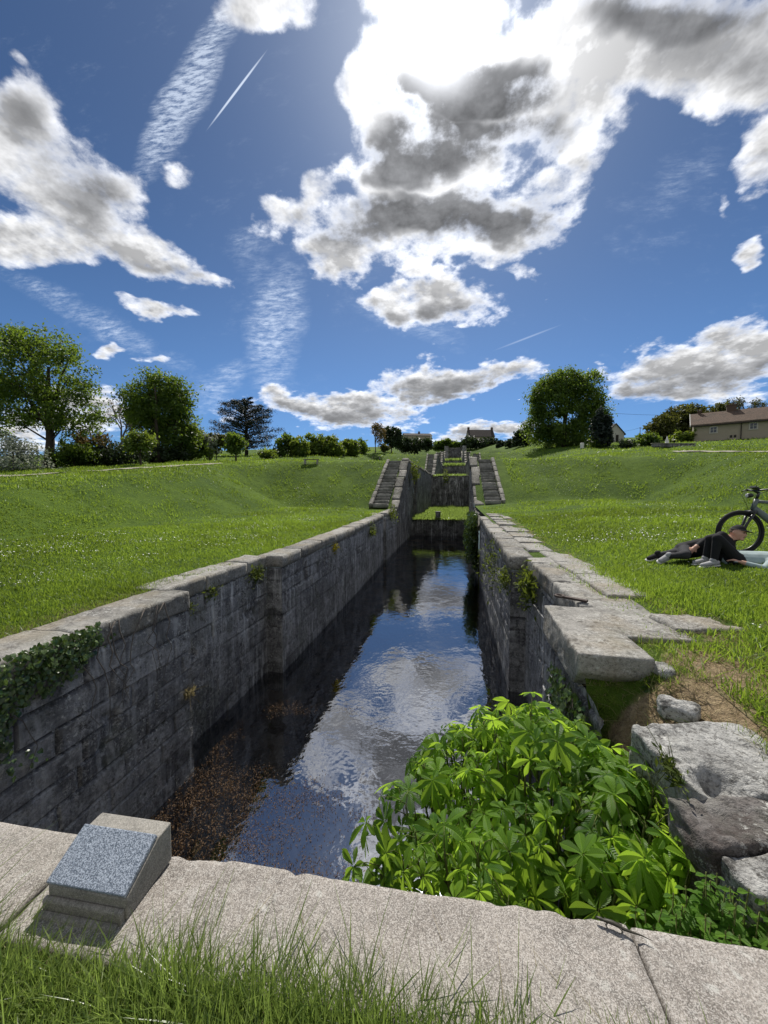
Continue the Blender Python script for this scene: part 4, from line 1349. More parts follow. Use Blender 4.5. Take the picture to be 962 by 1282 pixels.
def bare_tree(name, label, cat, u, v, top, hw, dist, seed, mat=None, levels=5, dmin=12, leafmat=None):
    x, y, z, d = ground_at(u, v, dist, dmin=dmin, dmax=dist)
    H = at(u, top, d)[2] - z; R = hw * d / FPX
    t_ = thing(name, label, cat, (x, y, z), YAW)
    r_ = np.random.default_rng(seed)
    mb = MB(); tips = []

    def grow(p, dr, ln, ra, lv):
        pts = [p]; q_ = p.copy(); dd = dr.copy()
        for i in range(4):
            dd = dd + r_.normal(0, 0.13, 3); dd[2] += 0.04; dd /= np.linalg.norm(dd)
            q_ = q_ + dd * ln / 4; pts.append(q_.copy())
        mb.tube(pts, np.linspace(ra, ra * 0.62, 5), 6 if lv < 2 else 4, cap=False)
        if lv >= levels:
            tips.append(q_); return
        for c in range(3 if lv else 4):
            a = r_.uniform(0, 6.28); sp = r_.uniform(0.35, 0.75)
            per_ = np.cross(dd, [math.cos(a), math.sin(a), 0.3]); per_ /= np.linalg.norm(per_)
            nd = dd * math.cos(sp) + per_ * math.sin(sp)
            grow(pts[-1] if c else pts[3], nd / np.linalg.norm(nd), ln * r_.uniform(0.6, 0.82), ra * 0.66, lv + 1)
    grow(np.array([0, 0, -0.2]), np.array([0, 0, 1.0]), H * 0.30, H * 0.026, 0)
    V = np.concatenate(mb.V); s = np.array([R / max(np.abs(V[:, 0]).max(), .1), R / max(np.abs(V[:, 1]).max(), .1), H / V[:, 2].max()])
    mb.V = [v_ * s for v_ in mb.V]
    mb.build("trunk", mat or M_PALEBARK, t_, smooth=True)
    tp = np.array(tips) * s
    m2 = MB(); k = np.repeat(np.arange(len(tp)), 4)
    leaf_quads(m2, tp[k] + r_.normal(0, 0.2, (len(k), 3)), d * 0.0022, r_, r_.uniform(0, 1, len(k)))
    m2.build("crown", leafmat or M_TREE_RUST, t_)
    return t_


# ---- left side
plant_tree("broadleaf_tree", "tallest broad green tree at the far left edge with one thick dark trunk", "tree", 62, 586, 412, 95, 46, M_TREE, 1,
           lobes=[(45, 470, 62, 52), (10, 455, 46, 42), (90, 480, 38, 52), (55, 435, 40, 26), (20, 505, 50, 34), (95, 520, 34, 26), (60, 520, 56, 26), (-20, 490, 40, 48), (112, 500, 18, 22), (120, 522, 14, 9), (30, 428, 22, 16), (-15, 540, 34, 14)], n_cl=420, per=64, leaf=0.12, cl_r=0.58, trunk_r=0.36, shell=0.4, limbs=26)
plant_tree("blossom_bush", "white flowering bush at the far left edge under the tallest tree", "bush", 18, 590, 543, 40, 40, M_BLOSSOM, 2, low=0.0, n_cl=90, per=40, leaf=0.09, cl_r=0.45, limbs=8)
plant_tree("dark_shrub", "dark green shrub right of the thick trunk of the tallest tree", "shrub", 92, 585, 545, 30, 52, M_TREE, 3, low=0.0, n_cl=60, per=40, shell=.3)
plant_tree("rusty_shrub", "rust and yellow budding shrub between the tallest tree and the bare tree", "shrub", 116, 583, 533, 24, 54, M_TREE_RUST, 4, low=0.1, n_cl=60, per=26, shell=.3)
plant_tree("yellow_shrub", "small yellow green shrub beside the rusty budding shrub", "shrub", 100, 584, 552, 20, 50, M_TREE_LIME, 5, low=0.0, n_cl=50, per=34)
bare_tree("bare_tree", "pale bare twiggy tree between the two tall green trees", "tree", 142, 580, 490, 36, 60, 6, dmin=60)
plant_tree("hedge_bush", "long dark rounded hedge below the bare tree", "hedge", 138, 583, 552, 34, 56, M_TREE_DARK, 7, lobes=[(115, 572, 22, 16), (140, 570, 24, 18), (165, 570, 22, 19)], n_cl=90, per=44, shell=.35)
plant_tree("broadleaf_tree", "tall green tree with several dark stems left of the dark cedar", "tree", 205, 578, 458, 46, 62, M_TREE, 8,
           lobes=[(200, 485, 24, 26), (185, 500, 24, 22), (222, 498, 22, 26), (205, 520, 40, 24), (232, 520, 14, 14), (178, 525, 18, 16), (215, 545, 34, 26), (172, 497, 12, 8)], n_cl=330, per=64, leaf=0.155, cl_r=0.75, stems=4, trunk_r=0.36, spread=0.9, shell=.3, limbs=24)
plant_tree("round_shrub", "large rounded yellow green shrub at the right foot of the many stemmed tree", "shrub", 238, 577, 527, 25, 58, M_TREE_LIME, 9, low=0.0, n_cl=110, per=42, shell=.4)
plant_tree("young_tree", "young round green tree standing alone before the many stemmed tree", "tree", 176, 583, 538, 17, 47, M_TREE_LIME, 10, low=0.28, n_cl=70, per=36, trunk_r=0.09)
plant_tree("dark_shrub", "low dark shrub at the foot of the many stemmed tree", "shrub", 205, 579, 556, 36, 60, M_TREE_DARK, 11, low=0.0, n_cl=80, per=40)
plant_tree("blossom_bush", "small white blossoming bush right of the rounded yellow green shrub", "bush", 263, 576, 545, 9, 66, M_BLOSSOM, 12, low=0.1, n_cl=40, per=30)
plant_tree("grey_green_tree", "thin grey green tree just left of the dark cedar", "tree", 271, 576, 541, 13, 68, M_TREE_BROWN, 13, low=0.15, n_cl=50, per=30)
# cedar: tiers of flat dark boughs, open on the right
def cedar(name, label, u, v, top, hw, dist, mat, seed):
    """a conifer of flat spreading boughs with sky between them"""
    x, y, z, d = ground_at(u, v, dist, dmin=dist, dmax=dist)
    H = at(u, top, d)[2] - z; R = hw * d / FPX
    t_ = thing(name, label, "tree", (x, y, z), YAW)
    r2 = np.random.default_rng(seed)
    tr, fo = MB(), MB()
    tr.tube([(0, 0, -0.3), (0.05, 0, H * 0.4), (-0.05, 0, H * 0.7), (0.0, 0, H * 0.97)], [H * 0.034, H * 0.024, H * 0.014, H * 0.004], 8)
    for i in range(74):
        f = 0.12 + 0.86 * (i + r2.uniform()) / 74
        az = i * 2.4 + r2.normal(0, 0.3)
        L = R * (1.05 - 0.15 * abs(f - 0.4)) * (1 - 0.75 * max(0, f - 0.62) / 0.38) * r2.uniform(0.6, 1.12)
        if f < 0.3: L *= r2.uniform(0.5, 1.0)
        up = 0.15 + 0.75 * f
        p0 = np.array([0, 0, f * H * 0.93])
        dr = np.array([math.cos(az), math.sin(az) * 0.9, up * 0.5])
        p1 = p0 + dr * L * 0.5 + np.array([0, 0, 0.02 * H]); p2 = p0 + dr * L
        tr.tube([p0, p1, p2], [H * 0.010, H * 0.006, H * 0.002], 5)
        k = int(150 + 260 * L / R)
        t = 0.25 + 0.8 * r2.uniform(0, 1, k) ** 0.75
        P = p0 + (p2 - p0) * t[:, None] + np.array([0, 0, 0.02 * H]) * (1 - np.abs(2 * t - 1))[:, None]
        P = P + r2.normal(size=(k, 3)) * np.array([0.17, 0.17, 0.10]) * (L * (1.15 - 0.65 * t))[:, None] * 0.8
        leaf_quads(fo, P, 0.15, r2, r2.normal(0.5, 0.25, k), flat=1.0, aspect=0.35)
    fo.build("crown", mat, t_); tr.build("trunk", M_BARK, t_, smooth=True)


cedar("cedar_tree", "dark blue green cedar with open spreading boughs", 309, 576, 499, 37, 66, M_TREE_BLUE, 14)
plant_tree("young_tree", "small dark trunked tree on the grass in front of the cedar", "tree", 296, 578, 540, 13, 50, M_TREE, 15, low=0.22, n_cl=60, per=34, trunk_r=0.12)
plant_tree("bright_shrub", "little bright shrub at the right foot of the cedar", "shrub", 334, 575, 562, 12, 66, M_TREE_LIME, 16, low=0.0, n_cl=30, per=30)
plant_tree("dark_tree", "small dark pointed tree left of the row of bright bushes", "tree", 356, 572, 540, 12, 66, M_TREE, 17, low=0.05, n_cl=60, per=34)
for i, (u, top, hw, lab) in enumerate([(375, 545, 13, "leftmost bush of the bright green row on the left crest"), (397, 542, 17, "tallest bush in the middle of the bright green row"), (418, 545, 14, "bush right of the tallest in the bright green row"), (438, 547, 13, "rightmost bush of the bright green row")]):
    plant_tree("bright_bush", lab, "bush", u, 571, top, hw, 68 + i, M_TREE_LIME, 20 + i, low=0.0, n_cl=95, per=36, group="bright bushes in a row on the left crest")
plant_tree("round_shrub", "small dull green shrub between the bright row and the bare brown tree", "shrub", 452, 568, 549, 9, 76, M_TREE, 26, low=0.0, n_cl=40, per=30)
bare_tree("bare_tree", "small bare brownish tree beside the dark rounded tree on the skyline", "tree", 470, 567, 531, 13, 84, 27)
plant_tree("round_tree", "dark rounded tree on the skyline left of the long low house", "tree", 491, 566, 531, 14, 84, M_TREE_DARK, 28, low=0.08, n_cl=110, per=40, shell=.45)
plant_tree("young_tree", "tiny sapling on the crest before the dark rounded tree", "tree", 481, 568, 557, 5, 72, M_TREE_BROWN, 29, low=0.3, n_cl=25, per=20)
plant_tree("hedge_bush", "long dark hedge in front of the low house on the skyline", "hedge", 520, 565, 551, 20, 92, M_TREE_DARK, 30, lobes=[(508, 558, 10, 8), (522, 558, 10, 8), (533, 558, 8, 8)], n_cl=70, per=36)
for i, (u, top, hw, lab) in enumerate([(549, 553, 9, "low dark bush on the skyline right of the long low house"), (560, 550, 10, "dark bush on the skyline above the middle of the locks"), (572, 551, 9, "dark bush on the skyline left of the steep roofed house")]):
    plant_tree("skyline_bush", lab, "bush", u, 562, top, hw, 170, M_TREE, 31 + i, low=0.0, n_cl=50, per=30, group="bushes on the skyline above the locks")
plant_tree("hedge_bush", "dark hedge round the foot of the steep roofed house with two chimneys", "hedge", 600, 561, 552, 22, 150, M_TREE_DARK, 35, lobes=[(588, 556, 10, 7), (602, 557, 12, 6), (616, 556, 9, 7)], n_cl=70, per=36)
for i, (u, top, hw, lab) in enumerate([(627, 551, 6, "small skyline bush right of the steep roofed house"), (640, 550, 9, "skyline bush left of the dark tree beside the huge tree")]):
    plant_tree("skyline_bush", lab, "bush", u, 560, top, hw, 120, M_TREE_DARK, 36 + i, low=0.0, n_cl=40, per=30, group="bushes on the skyline above the locks")
plant_tree("dark_tree", "dark tree half hidden behind the left side of the huge tree", "tree", 656, 559, 534, 13, 100, M_TREE_DARK, 38, low=0.05, n_cl=70, per=36)

# ---- right side
plant_tree("broadleaf_tree", "huge dense dome shaped tree on the right crest with foliage to the ground", "tree", 708, 560, 465, 50, 76, M_TREE, 40,
           lobes=[(708, 510, 42, 42), (690, 498, 26, 28), (728, 495, 28, 28), (675, 530, 18, 26), (740, 520, 18, 30), (708, 480, 30, 17), (708, 545, 46, 18), (672, 498, 12, 10), (750, 503, 9, 9)], n_cl=560, per=70, leaf=0.20, cl_r=0.9, shell=0.6, trunk_r=0.5)
plant_tree("dark_tree", "dark conifer behind the right side of the huge dome shaped tree", "tree", 753, 560, 505, 12, 88, M_TREE_BLUE, 41, low=0.02, n_cl=110, per=40, shell=.35)
plant_tree("bright_shrub", "yellow green shrub at the right foot of the huge dome shaped tree", "shrub", 748, 561, 546, 8, 72, M_TREE_LIME, 42, low=0.0, n_cl=40, per=30)
plant_tree("far_bush", "distant low bush right of the little white gabled house", "bush", 787, 560, 553, 10, 110, M_TREE_DARK, 43, low=0.0, n_cl=40, per=26)
plant_tree("bronze_tree", "bronze green tree left in the clump beside the beige house", "tree", 825, 558, 517, 20, 70, M_TREE_BROWN, 44, fixed=True, low=0.02, n_cl=130, per=40, shell=.35)
plant_tree("bronze_tree", "taller bronze tree in the clump right behind the corner of the beige house", "tree", 854, 557, 502, 24, 74, M_TREE_BROWN, 45, fixed=True, low=0.02, n_cl=170, per=40, shell=.35)
bare_tree("bare_tree", "thin bare topped tree behind the roof of the beige house", "tree", 912, 556, 499, 30, 76, 46, dmin=76, leafmat=M_TREE_BROWN)
plant_tree("bronze_tree", "low bronze tree just behind the tiled roof of the beige house", "tree", 892, 556, 508, 26, 74, M_TREE_BROWN, 47, fixed=True, low=0.1, n_cl=110, per=34, shell=.3)
plant_tree("bright_shrub", "rounded green shrub on the crest left of the white stone ornament", "shrub", 813, 558, 542, 13, 60, M_TREE, 48, low=0.0, n_cl=50, per=34)
plant_tree("bright_shrub", "small bright shrub between the white stone ornament and the beige house", "shrub", 853, 557, 539, 12, 53, M_TREE_LIME, 49, fixed=True, low=0.0, n_cl=60, per=34)


# ------------------------------------------------------------------ buildings
def gable_house(name, label, u, v, dist, w, dp, wall_h, roof_h, rz, wallm, roofm, over=0.3, dz=0.0, cat="house", d_fix=True):
    P = CC + ray(u, v) * dist
    z = hz(P[0], P[1]) + dz
    t_ = thing(name, label, cat, (P[0], P[1], z), YAW + rz)
    mb = MB()
    hw, hd = w / 2, dp / 2
    V = [[-hw, -hd, -3], [hw, -hd, -3], [hw, hd, -3], [-hw, hd, -3], [-hw, -hd, wall_h], [hw, -hd, wall_h], [hw, hd, wall_h], [-hw, hd, wall_h], [-hw, 0, wall_h + roof_h], [hw, 0, wall_h + roof_h]]
    mb.add(V, [[0, 1, 5, 4], [1, 2, 6, 5], [2, 3, 7, 6], [3, 0, 4, 7]], [[5, 6, 9], [7, 4, 8]])
    mb.build("wall", wallm, t_)
    k = roof_h / hd
    roof = None
    mb = MB()
    for s_ in (-1, 1):
        y0 = s_ * (hd + over); z0 = wall_h - over * k
        a = np.array([[-hw - over, y0, z0], [hw + over, y0, z0], [hw + over, 0, wall_h + roof_h], [-hw - over, 0, wall_h + roof_h]]) + [0, 0, 0.05]
        mb.add(np.concatenate([a, a + [0, 0, 0.16]]), [[0, 1, 2, 3], [4, 7, 6, 5], [0, 4, 5, 1], [1, 5, 6, 2], [3, 2, 6, 7], [0, 3, 7, 4]])
    roof = mb.build("roof", roofm, t_)
    return t_, roof


def window(t_, x, y, z, w, h):
    mb = MB()
    for (cx_, cz_, sx, sz) in ((0, h / 2 + 0.06, w + 0.24, 0.12), (0, -h / 2 - 0.06, w + 0.3, 0.12), (-w / 2 - 0.06, 0, 0.12, h), (w / 2 + 0.06, 0, 0.12, h)):
        mb.box((cx_, 0, cz_), (sx, 0.10, sz))
    f = mb.build("window", M_FRAME, t_); f.location = (x, y, z)
    mb = MB(); mb.box((0, 0.0, 0), (w, 0.05, h)); mb.build("pane", M_PANE, f)
    mb = MB(); mb.box((0, -0.03, 0), (0.045, 0.03, h)); mb.box((0, -0.028, 0), (w, 0.03, 0.045)); mb.build("bars", M_FRAME, f)
    return f


def chimney(roof, x, y, z, s=0.6, h=1.2):
    mb = MB(); mb.box((0, 0, h / 2), (s, s * 0.7, h)); mb.box((0, 0, h + 0.05), (s + 0.14, s * 0.7 + 0.14, 0.12))
    for sx in (-0.16, 0.16):
        mb.tube([(sx, 0, h + 0.1), (sx, 0, h + 0.4)], 0.09, 8)
    c = mb.build("chimney", M_BRICK, roof); c.location = (x, y, z)
    return c


# long beige house, right edge
t_, roof = gable_house("long_house", "long low beige house with a brown tiled roof at the right edge on the crest", 868, 553, 52, 20.0, 6.5, 2.35, 1.9, -0.66, M_RENDER, M_ROOF, over=0.35, dz=0.0)
hc0 = np.array(t_.location); a_ = YAW - 0.66
t_.location = hc0 + np.array([math.cos(a_) * 10 - math.sin(a_) * 3.25, math.sin(a_) * 10 + math.cos(a_) * 3.25, 0.0])
t_.location.z = hc0[2] + 0.05
window(t_, -7.9, -3.27, 1.5, 0.62, 0.72)
window(t_, -4.0, -3.27, 1.6, 0.62, 0.72)
window(t_, 3.0, -3.27, 1.6, 0.62, 0.72)
mb = MB(); mb.tube([(-5.15, -3.36, 2.1), (-5.15, -3.36, -0.5)], 0.05, 8); mb.build("downpipe", M_DARKWOOD, t_)
mb = MB(); mb.tube([(-10.2, -3.68, 2.1), (10.2, -3.68, 2.1)], 0.07, 8); mb.build("gutter", M_DARKWOOD, t_)
for xx in (-6.1, -5.7):
    mb = MB(); mb.box((xx, -3.27, 0.45), (0.22, 0.06, 0.34)); mb.box((xx, -3.31, 0.45), (0.14, 0.03, 0.22)); mb.build("vent", M_DARKWOOD, t_)
mb = MB(); mb.prism([(-3.75, 2.05), (0, 4.2), (0, 4.5), (-3.75, 2.3)], -10.42, -10.36); mb.build("barge_board", M_WHITESTONE, t_)
chimney(roof, -5.9, 0.0, 4.0, 1.0, 1.1); chimney(roof, -9.3, -0.3, 3.9, 0.35, 0.7)

# little gabled white house beside the huge tree
t_, roof = gable_house("small_house", "little pale house with a steep dark roof right of the huge tree", 767, 559, 78, 3.0, 3.2, 1.7, 2.0, 1.35, M_WHITEWALL, M_SLATE, over=0.25, dz=0.0)
window(t_, -0.3, -1.62, 0.9, 0.4, 0.8)
mb = MB(); mb.box((-1.53, -0.3, 0.75), (0.06, 0.5, 1.5)); mb.build("door", M_DARKWOOD, t_)
chimney(roof, 0.8, 0.2, 3.4, 0.4, 0.4)
# steep roofed house on the skyline
t_, roof = gable_house("roadside_house", "house on the skyline with a steep dark roof between two chimneys", 601, 560, 165, 11.0, 7, 3.2, 3.4, 0.0, M_RENDER, M_SLATE, over=0.2, dz=0.2)
chimney(roof, -5.2, 0, 6.3, 0.9, 1.4); chimney(roof, 5.2, 0, 6.3, 0.9, 1.3)
window(t_, -2.0, -3.52, 1.6, 0.9, 1.3); window(t_, 2.1, -3.52, 1.6, 0.9, 1.3)
# long low house on the skyline
t_, roof = gable_house("roadside_house", "long low grey roofed house with one chimney behind a dark skyline hedge", 522, 562, 165, 12.0, 7, 4.0, 1.4, 0.1, M_RENDER, M_SLATE, over=0.25, dz=0.2)
chimney(roof, 1.0, 0, 5.2, 0.8, 1.0)
window(t_, -2.5, -3.52, 2.2, 1.0, 1.2)
mb = MB(); mb.box((5.6, -3.6, 1.5), (0.8, 0.4, 5.4)); mb.build("corner_pier", M_FRAME, t_)

# ------------------------------------------------------------------ poles, wires, benches and other small things on the crest
def pole(label, u, v, top, dist, r=0.07, arm=True):
    P = CC + ray(u, v) * dist
    z = hz(P[0], P[1]); h = at(u, top, dist)[2] - z
    t_ = thing("utility_pole", label, "pole", (P[0], P[1], z), YAW)
    mb = MB(); mb.tube([(0, 0, -0.3), (0, 0, h * 0.5), (0, 0, h)], [r * 1.2, r, r * 0.75], 8); mb.build("pole", M_POLE, t_, smooth=True)
    mb = MB(); mb.box((0.12, 0, h - 0.25), (0.55, 0.07, 0.08)); mb.build("bracket", M_IRON, t_)
    for sx in (-0.1, 0.3):
        mb = MB(); mb.tube([(sx, 0, h - 0.2), (sx, 0, h - 0.13), (sx, 0, h - 0.06)], [0.035, 0.05, 0.03], 8); mb.build("insulator", M_WHITESTONE, t_)
    return np.array([P[0], P[1], z + h - 0.1])


pa = pole("thin grey pole standing in front of the huge dome shaped tree", 740, 561, 515, 66, 0.075)
pb = pole("short grey pole on the crest right of the little pale house", 801, 559, 535, 90, 0.08)
pc = pole("thin dark pole close to the white wall of the little pale house", 760, 561, 540, 84, 0.06)
for lab, a, b, sag in (("thin dark cable strung from the thin pole before the huge tree to the right", pa, pb + np.array([14.0, -8, 1.6]), 0.7), ("thin dark cable running down to the short pole on the crest", pc, pb, 0.4)):
    tt = np.linspace(0, 1, 24)
    path = a[None] * (1 - tt)[:, None] + b[None] * tt[:, None]; path[:, 2] -= sag * 4 * tt * (1 - tt)
    m_ = MB(); m_.tube(path, 0.022, 5); tag(m_.build("cable", M_CABLE), lab, "cable")

x, y, z, d = ground_at(729, 562, 62, dmin=20, dmax=62)
bo = thing("marker_stone", "small white upright marker stone on the crest before the huge tree", "marker", (x, y, z), YAW)
mb = MB(); rough_block(mb, (0, 0, 0.3), (0.38, 0.3, 0.75), None, res=0.1, rnd=0.05, amp=0.01, seed=3); mb.build("stone", M_WHITESTONE, bo, smooth=True)
mb = MB(); rough_block(mb, (0, 0, 0.70), (0.30, 0.24, 0.08), None, res=0.1, rnd=0.03, amp=0.01, seed=4); mb.build("cap", M_FRAME, bo, smooth=True)

x, y, z, d = ground_at(835, 560, 54, dmin=20, dmax=54)
orn = thing("stone_ornament", "white pointed stone ornament on a low base near the beige house", "ornament", (x, y, z - 0.1), YAW)
mb = MB(); rough_block(mb, (0, 0, 0.2), (0.8, 0.6, 0.4), None, res=0.15, rnd=0.04, amp=0.02, seed=13); mb.build("base", M_FRAME, orn, smooth=True)
mb = MB(); mb.tube([(0, 0, 0.38), (0, 0, 0.5), (0, 0, 0.55), (0, 0, 0.72), (0, 0, 1.0), (0, 0, 1.2)], [0.24, 0.22, 0.15, 0.17, 0.07, 0.02], 10); mb.build("finial", M_WHITESTONE, orn, smooth=True)
lw = thing("low_wall", "low pale stone wall on the crest left of the beige house", "wall", (x + 0.4, y - 0.4, z), YAW + 0.05)
lw["kind"] = "thing"
mb = MB(); rough_block(mb, (0, 0, 0.08), (4.4, 0.3, 0.34), None, res=0.2, rnd=0.03, amp=0.02, seed=14); mb.build("wall_body", M_FARWALL, lw, smooth=True)
mb = MB(); rough_block(mb, (0, 0, 0.30), (4.5, 0.42, 0.09), None, res=0.2, rnd=0.03, amp=0.015, seed=15); mb.build("capping", M_COPE, lw, smooth=True)


def bench(label, u, v, dist, w):
    x, y, z, d = ground_at(u, v, dist, dmin=14, dmax=dist)
    t_ = thing("park_bench", label, "bench", (x, y, z), YAW + 0.08)
    mb = MB()
    for i in range(3): mb.box((0, -0.14 + 0.14 * i, 0.36), (w, 0.12, 0.05))
    mb.build("seat", M_WOOD, t_)
    for sx in (-1, 1):
        mb = MB(); mb.box((sx * (w / 2 - 0.15), 0.0, 0.13), (0.14, 0.42, 0.40)); mb.build("leg", M_POLE, t_)


bench("weathered wooden bench on the left crest facing the locks", 390, 581, 46, 1.35)
bench("far wooden bench on the crest left of the canal, near the dark rounded tree", 471, 571, 62, 1.5)
x, y, z, d = ground_at(430.5, 572, 60, dmin=14, dmax=60)
t_ = thing("wooden_post", "short dark post standing on the crest before the bright green row", "post", (x, y, z), 0)
mb = MB(); mb.tube([(0, 0, -0.2), (0, 0, 0.6), (0, 0, 0.95)], [0.13, 0.12, 0.12], 8); mb.build("shaft", M_DARKWOOD, t_, smooth=True)
mb = MB(); mb.tube([(0, 0, 0.95), (0, 0, 1.1), (0, 0, 1.22)], [0.16, 0.15, 0.03], 8); mb.build("cap", M_DARKWOOD, t_, smooth=True)


def path_strip(name, pts, width):
    pts = np.asarray(pts, float)
    tt = np.linspace(0, len(pts) - 1, 90)
    P = np.stack([np.interp(tt, np.arange(len(pts)), pts[:, i]) for i in range(2)], -1)
    T = np.gradient(P, axis=0); T /= np.linalg.norm(T, axis=1)[:, None]
    Nn = np.stack([-T[:, 1], T[:, 0]], -1)
    rows = np.linspace(-0.5, 0.5, 7)
    V = []
    for r in rows:
        Q_ = P + Nn * r * width * (1 + 0.12 * vnoise(np.stack([tt, tt * 0 + r * 9, tt * 0], -1) * 0.7, 3))[:, None]
        V.append(np.stack([Q_[:, 0], Q_[:, 1], terrain(Q_[:, 0], Q_[:, 1]) + 0.05], -1))
    V = np.array(V); ii = np.arange(V.shape[0] * V.shape[1]).reshape(V.shape[:2])
    m_ = MB(); m_.add(V.reshape(-1, 3), np.stack([ii[:-1, :-1], ii[1:, :-1], ii[1:, 1:], ii[:-1, 1:]], -1).reshape(-1, 4))
    tag(m_.build(name, M_GRAVEL, smooth=True), kind="structure")


lp = [ground_at(u, v, 60, dmin=8, dmax=90)[:2] for (u, v) in ((0, 598), (60, 594), (120, 590), (180, 586.5), (240, 583))]
l0 = np.array(lp[0]) + (np.array(lp[0]) - np.array(lp[1])) * 1.2
path_strip("gravel_path", [l0] + lp + [ground_at(275, 580.5, 60, dmin=8, dmax=90)[:2]], 1.3)
rp = [ground_at(u, v, 60, dmin=8, dmax=60)[:2] for (u, v) in ((962, 566), (900, 566.5), (850, 565.5))]
path_strip("gravel_path", [np.array(rp[0]) + (np.array(rp[0]) - np.array(rp[1]))] + rp, 1.2)
# ------------------------------------------------------------------ grass
def blades(mb, X, Y, h, w, r_, lean=0.35, seg=2, tone=None, Z=None, curl=0.25):
    n = len(X)
    Zb = terrain(X, Y) - 0.012 if Z is None else Z
    a = r_.uniform(0, 2 * math.pi, n)
    face = np.stack([np.cos(a), np.sin(a), np.zeros(n)], -1)
    b = r_.uniform(0, 2 * math.pi, n)
    ln = np.stack([np.cos(b), np.sin(b), np.zeros(n)], -1) * (lean * np.abs(r_.normal(0, 0.8, n)))[:, None]
    B = np.stack([X, Y, Zb], -1)
    rows = []
    for i in range(seg):
        t = i / seg
        c = B + (ln * (t + curl * t * t)[..., None] if False else ln * (t + curl * t * t)) * h[:, None]
        c = c + np.stack([np.zeros(n), np.zeros(n), h * t * (1 - 0.25 * t * np.minimum(np.linalg.norm(ln, axis=1), 1))], -1)
        wd = (w * (1 - 0.45 * t))[:, None]
        rows += [c - face * wd, c + face * wd]
    t = 1.0
    tip = B + ln * (t + curl) * h[:, None] + np.stack([np.zeros(n), np.zeros(n), h * (1 - 0.25 * np.minimum(np.linalg.norm(ln, axis=1), 1))], -1)
    rows.append(tip)
    m = len(rows)
    V = np.stack(rows, 1).reshape(-1, 3)
    o = np.arange(n)[:, None] * m
    Q = np.concatenate([o + np.array([[2 * i, 2 * i + 1, 2 * i + 3, 2 * i + 2]]) for i in range(seg - 1)]) if seg > 1 else None
    T = o + np.array([[m - 3, m - 2, m - 1]])
    if tone is None: tone = r_.uniform(0, 1, n)
    mb.add(V, Q, T, tone=np.repeat(np.clip(tone, 0, 1), m))


def scatter(r_, n, d0, d1, power=1.0, half=78):
    """points round the camera between distances d0 and d1, thinning with distance"""
    u = r_.uniform(0, 1, n)
    if abs(power - 1) < 1e-6:
        d = d0 * (d1 / d0) ** u
    else:
        k = 1 - power; d = (d0 ** k + u * (d1 ** k - d0 ** k)) ** (1 / k)
    a = math.radians(90) + YAW + np.radians(r_.uniform(-half, half, n))
    return d * np.cos(a), d * np.sin(a), d


def on_lawn(X, Y):
    sh = shift(Y)
    out = (X < -3.93) | (X > 1.62 + 0.12 * (Y > 6.5))
    out = np.where(Y > 22, (X < -5.4) | (X > 4.0), out)
    return out & (Y > 1.15)


def patchtone(X, Y, r_):
    P = np.stack([X, Y, X * 0], -1)
    return 0.5 + 0.95 * fbm(P * 0.28, 3, 21) + 0.6 * fbm(P * 1.5, 2, 25) + r_.normal(0, 0.2, len(X))


r_ = np.random.default_rng(100)
mb = MB()
for (n, d0, d1, h, w, seg) in ((420000, 1.4, 6.5, 0.060, 0.0019, 2), (310000, 5, 16, 0.060, 0.0042, 2), (195000, 14, 42, 0.08, 0.013, 1), (90000, 36, 95, 0.13, 0.035, 1)):
    X, Y, d = scatter(r_, n, d0, d1, 1.0 if d0 < 14 else 0.6)
    ok = on_lawn(X, Y)
    dm = dirtmap(X, Y)
    ok &= r_.uniform(0, 1, n) > dm * 1.25 - 0.15
    ok &= ~((X > 1.42) & (X < 2.05 + 0.03 * np.maximum(Y - 7, 0)) & (Y > 3.2) & (Y < 17) & (r_.uniform(0, 1, n) > 0.10))
    ok &= ~((np.abs(X - 2.13) < 0.27) & (np.abs(Y - 3.66) < 0.2))
    X, Y, d = X[ok], Y[ok], d[ok]
    tall = 1 + (0.9 + 1.0 * (d0 >= 14)) * np.clip(fbm(np.stack([X, Y, X * 0], -1) * 0.9, 3, 31), -0.4, 1)
    hh = h * tall * r_.uniform(0.5, 1.4, len(X)) * (0.75 + 0.25 * np.clip(d / d0, 0, 2))
    blades(mb, X, Y, hh, w * np.clip(d / d0, 0.8, 2.6) * r_.uniform(0.7, 1.3, len(X)), r_, lean=0.8, seg=seg, tone=patchtone(X, Y, r_))
tag(mb.build("lawn_grass", M_BLADE), kind="stuff")

# longer grass in the foreground
mb = MB()
n = 60000
X = r_.uniform(-1.75, 1.1, n); Y = 0.32 + 0.51 * r_.uniform(0, 1, n) ** 0.8 + 0.05 * X
dens = 0.75 + 0.3 * sstep(-0.2, -0.8, X) - 0.35 * sstep(0.2, 0.6, X)
ok = (r_.uniform(0, 1, n) < dens) & ~((np.abs(X + 1.09) < 0.15) & (np.abs(Y - 0.87) < 0.03))
X, Y = X[ok], Y[ok]
hh = (0.105 + 0.095 * r_.uniform(0, 1, len(X)) ** 1.5) * (0.95 + 0.6 * fbm(np.stack([X, Y, X * 0], -1) * 3, 2, 41)) * (0.88 + 0.22 * sstep(0.2, -0.9, X) - 0.2 * sstep(0.1, 0.6, X))
blades(mb, X, Y, hh, r_.uniform(0.0012, 0.0028, len(X)), r_, lean=0.5, seg=5, tone=0.42 + 0.5 * fbm(np.stack([X, Y, X * 0], -1) * 4, 2, 44) + r_.normal(0, 0.25, len(X)), curl=0.6)
n = 46000
X = r_.uniform(-3.2, 2.6, n); Y = r_.uniform(-0.7, 0.80, n)
ok = ((X < -1.7) | (X > 1.05) | (Y < 0.36))
X, Y = X[ok], Y[ok]
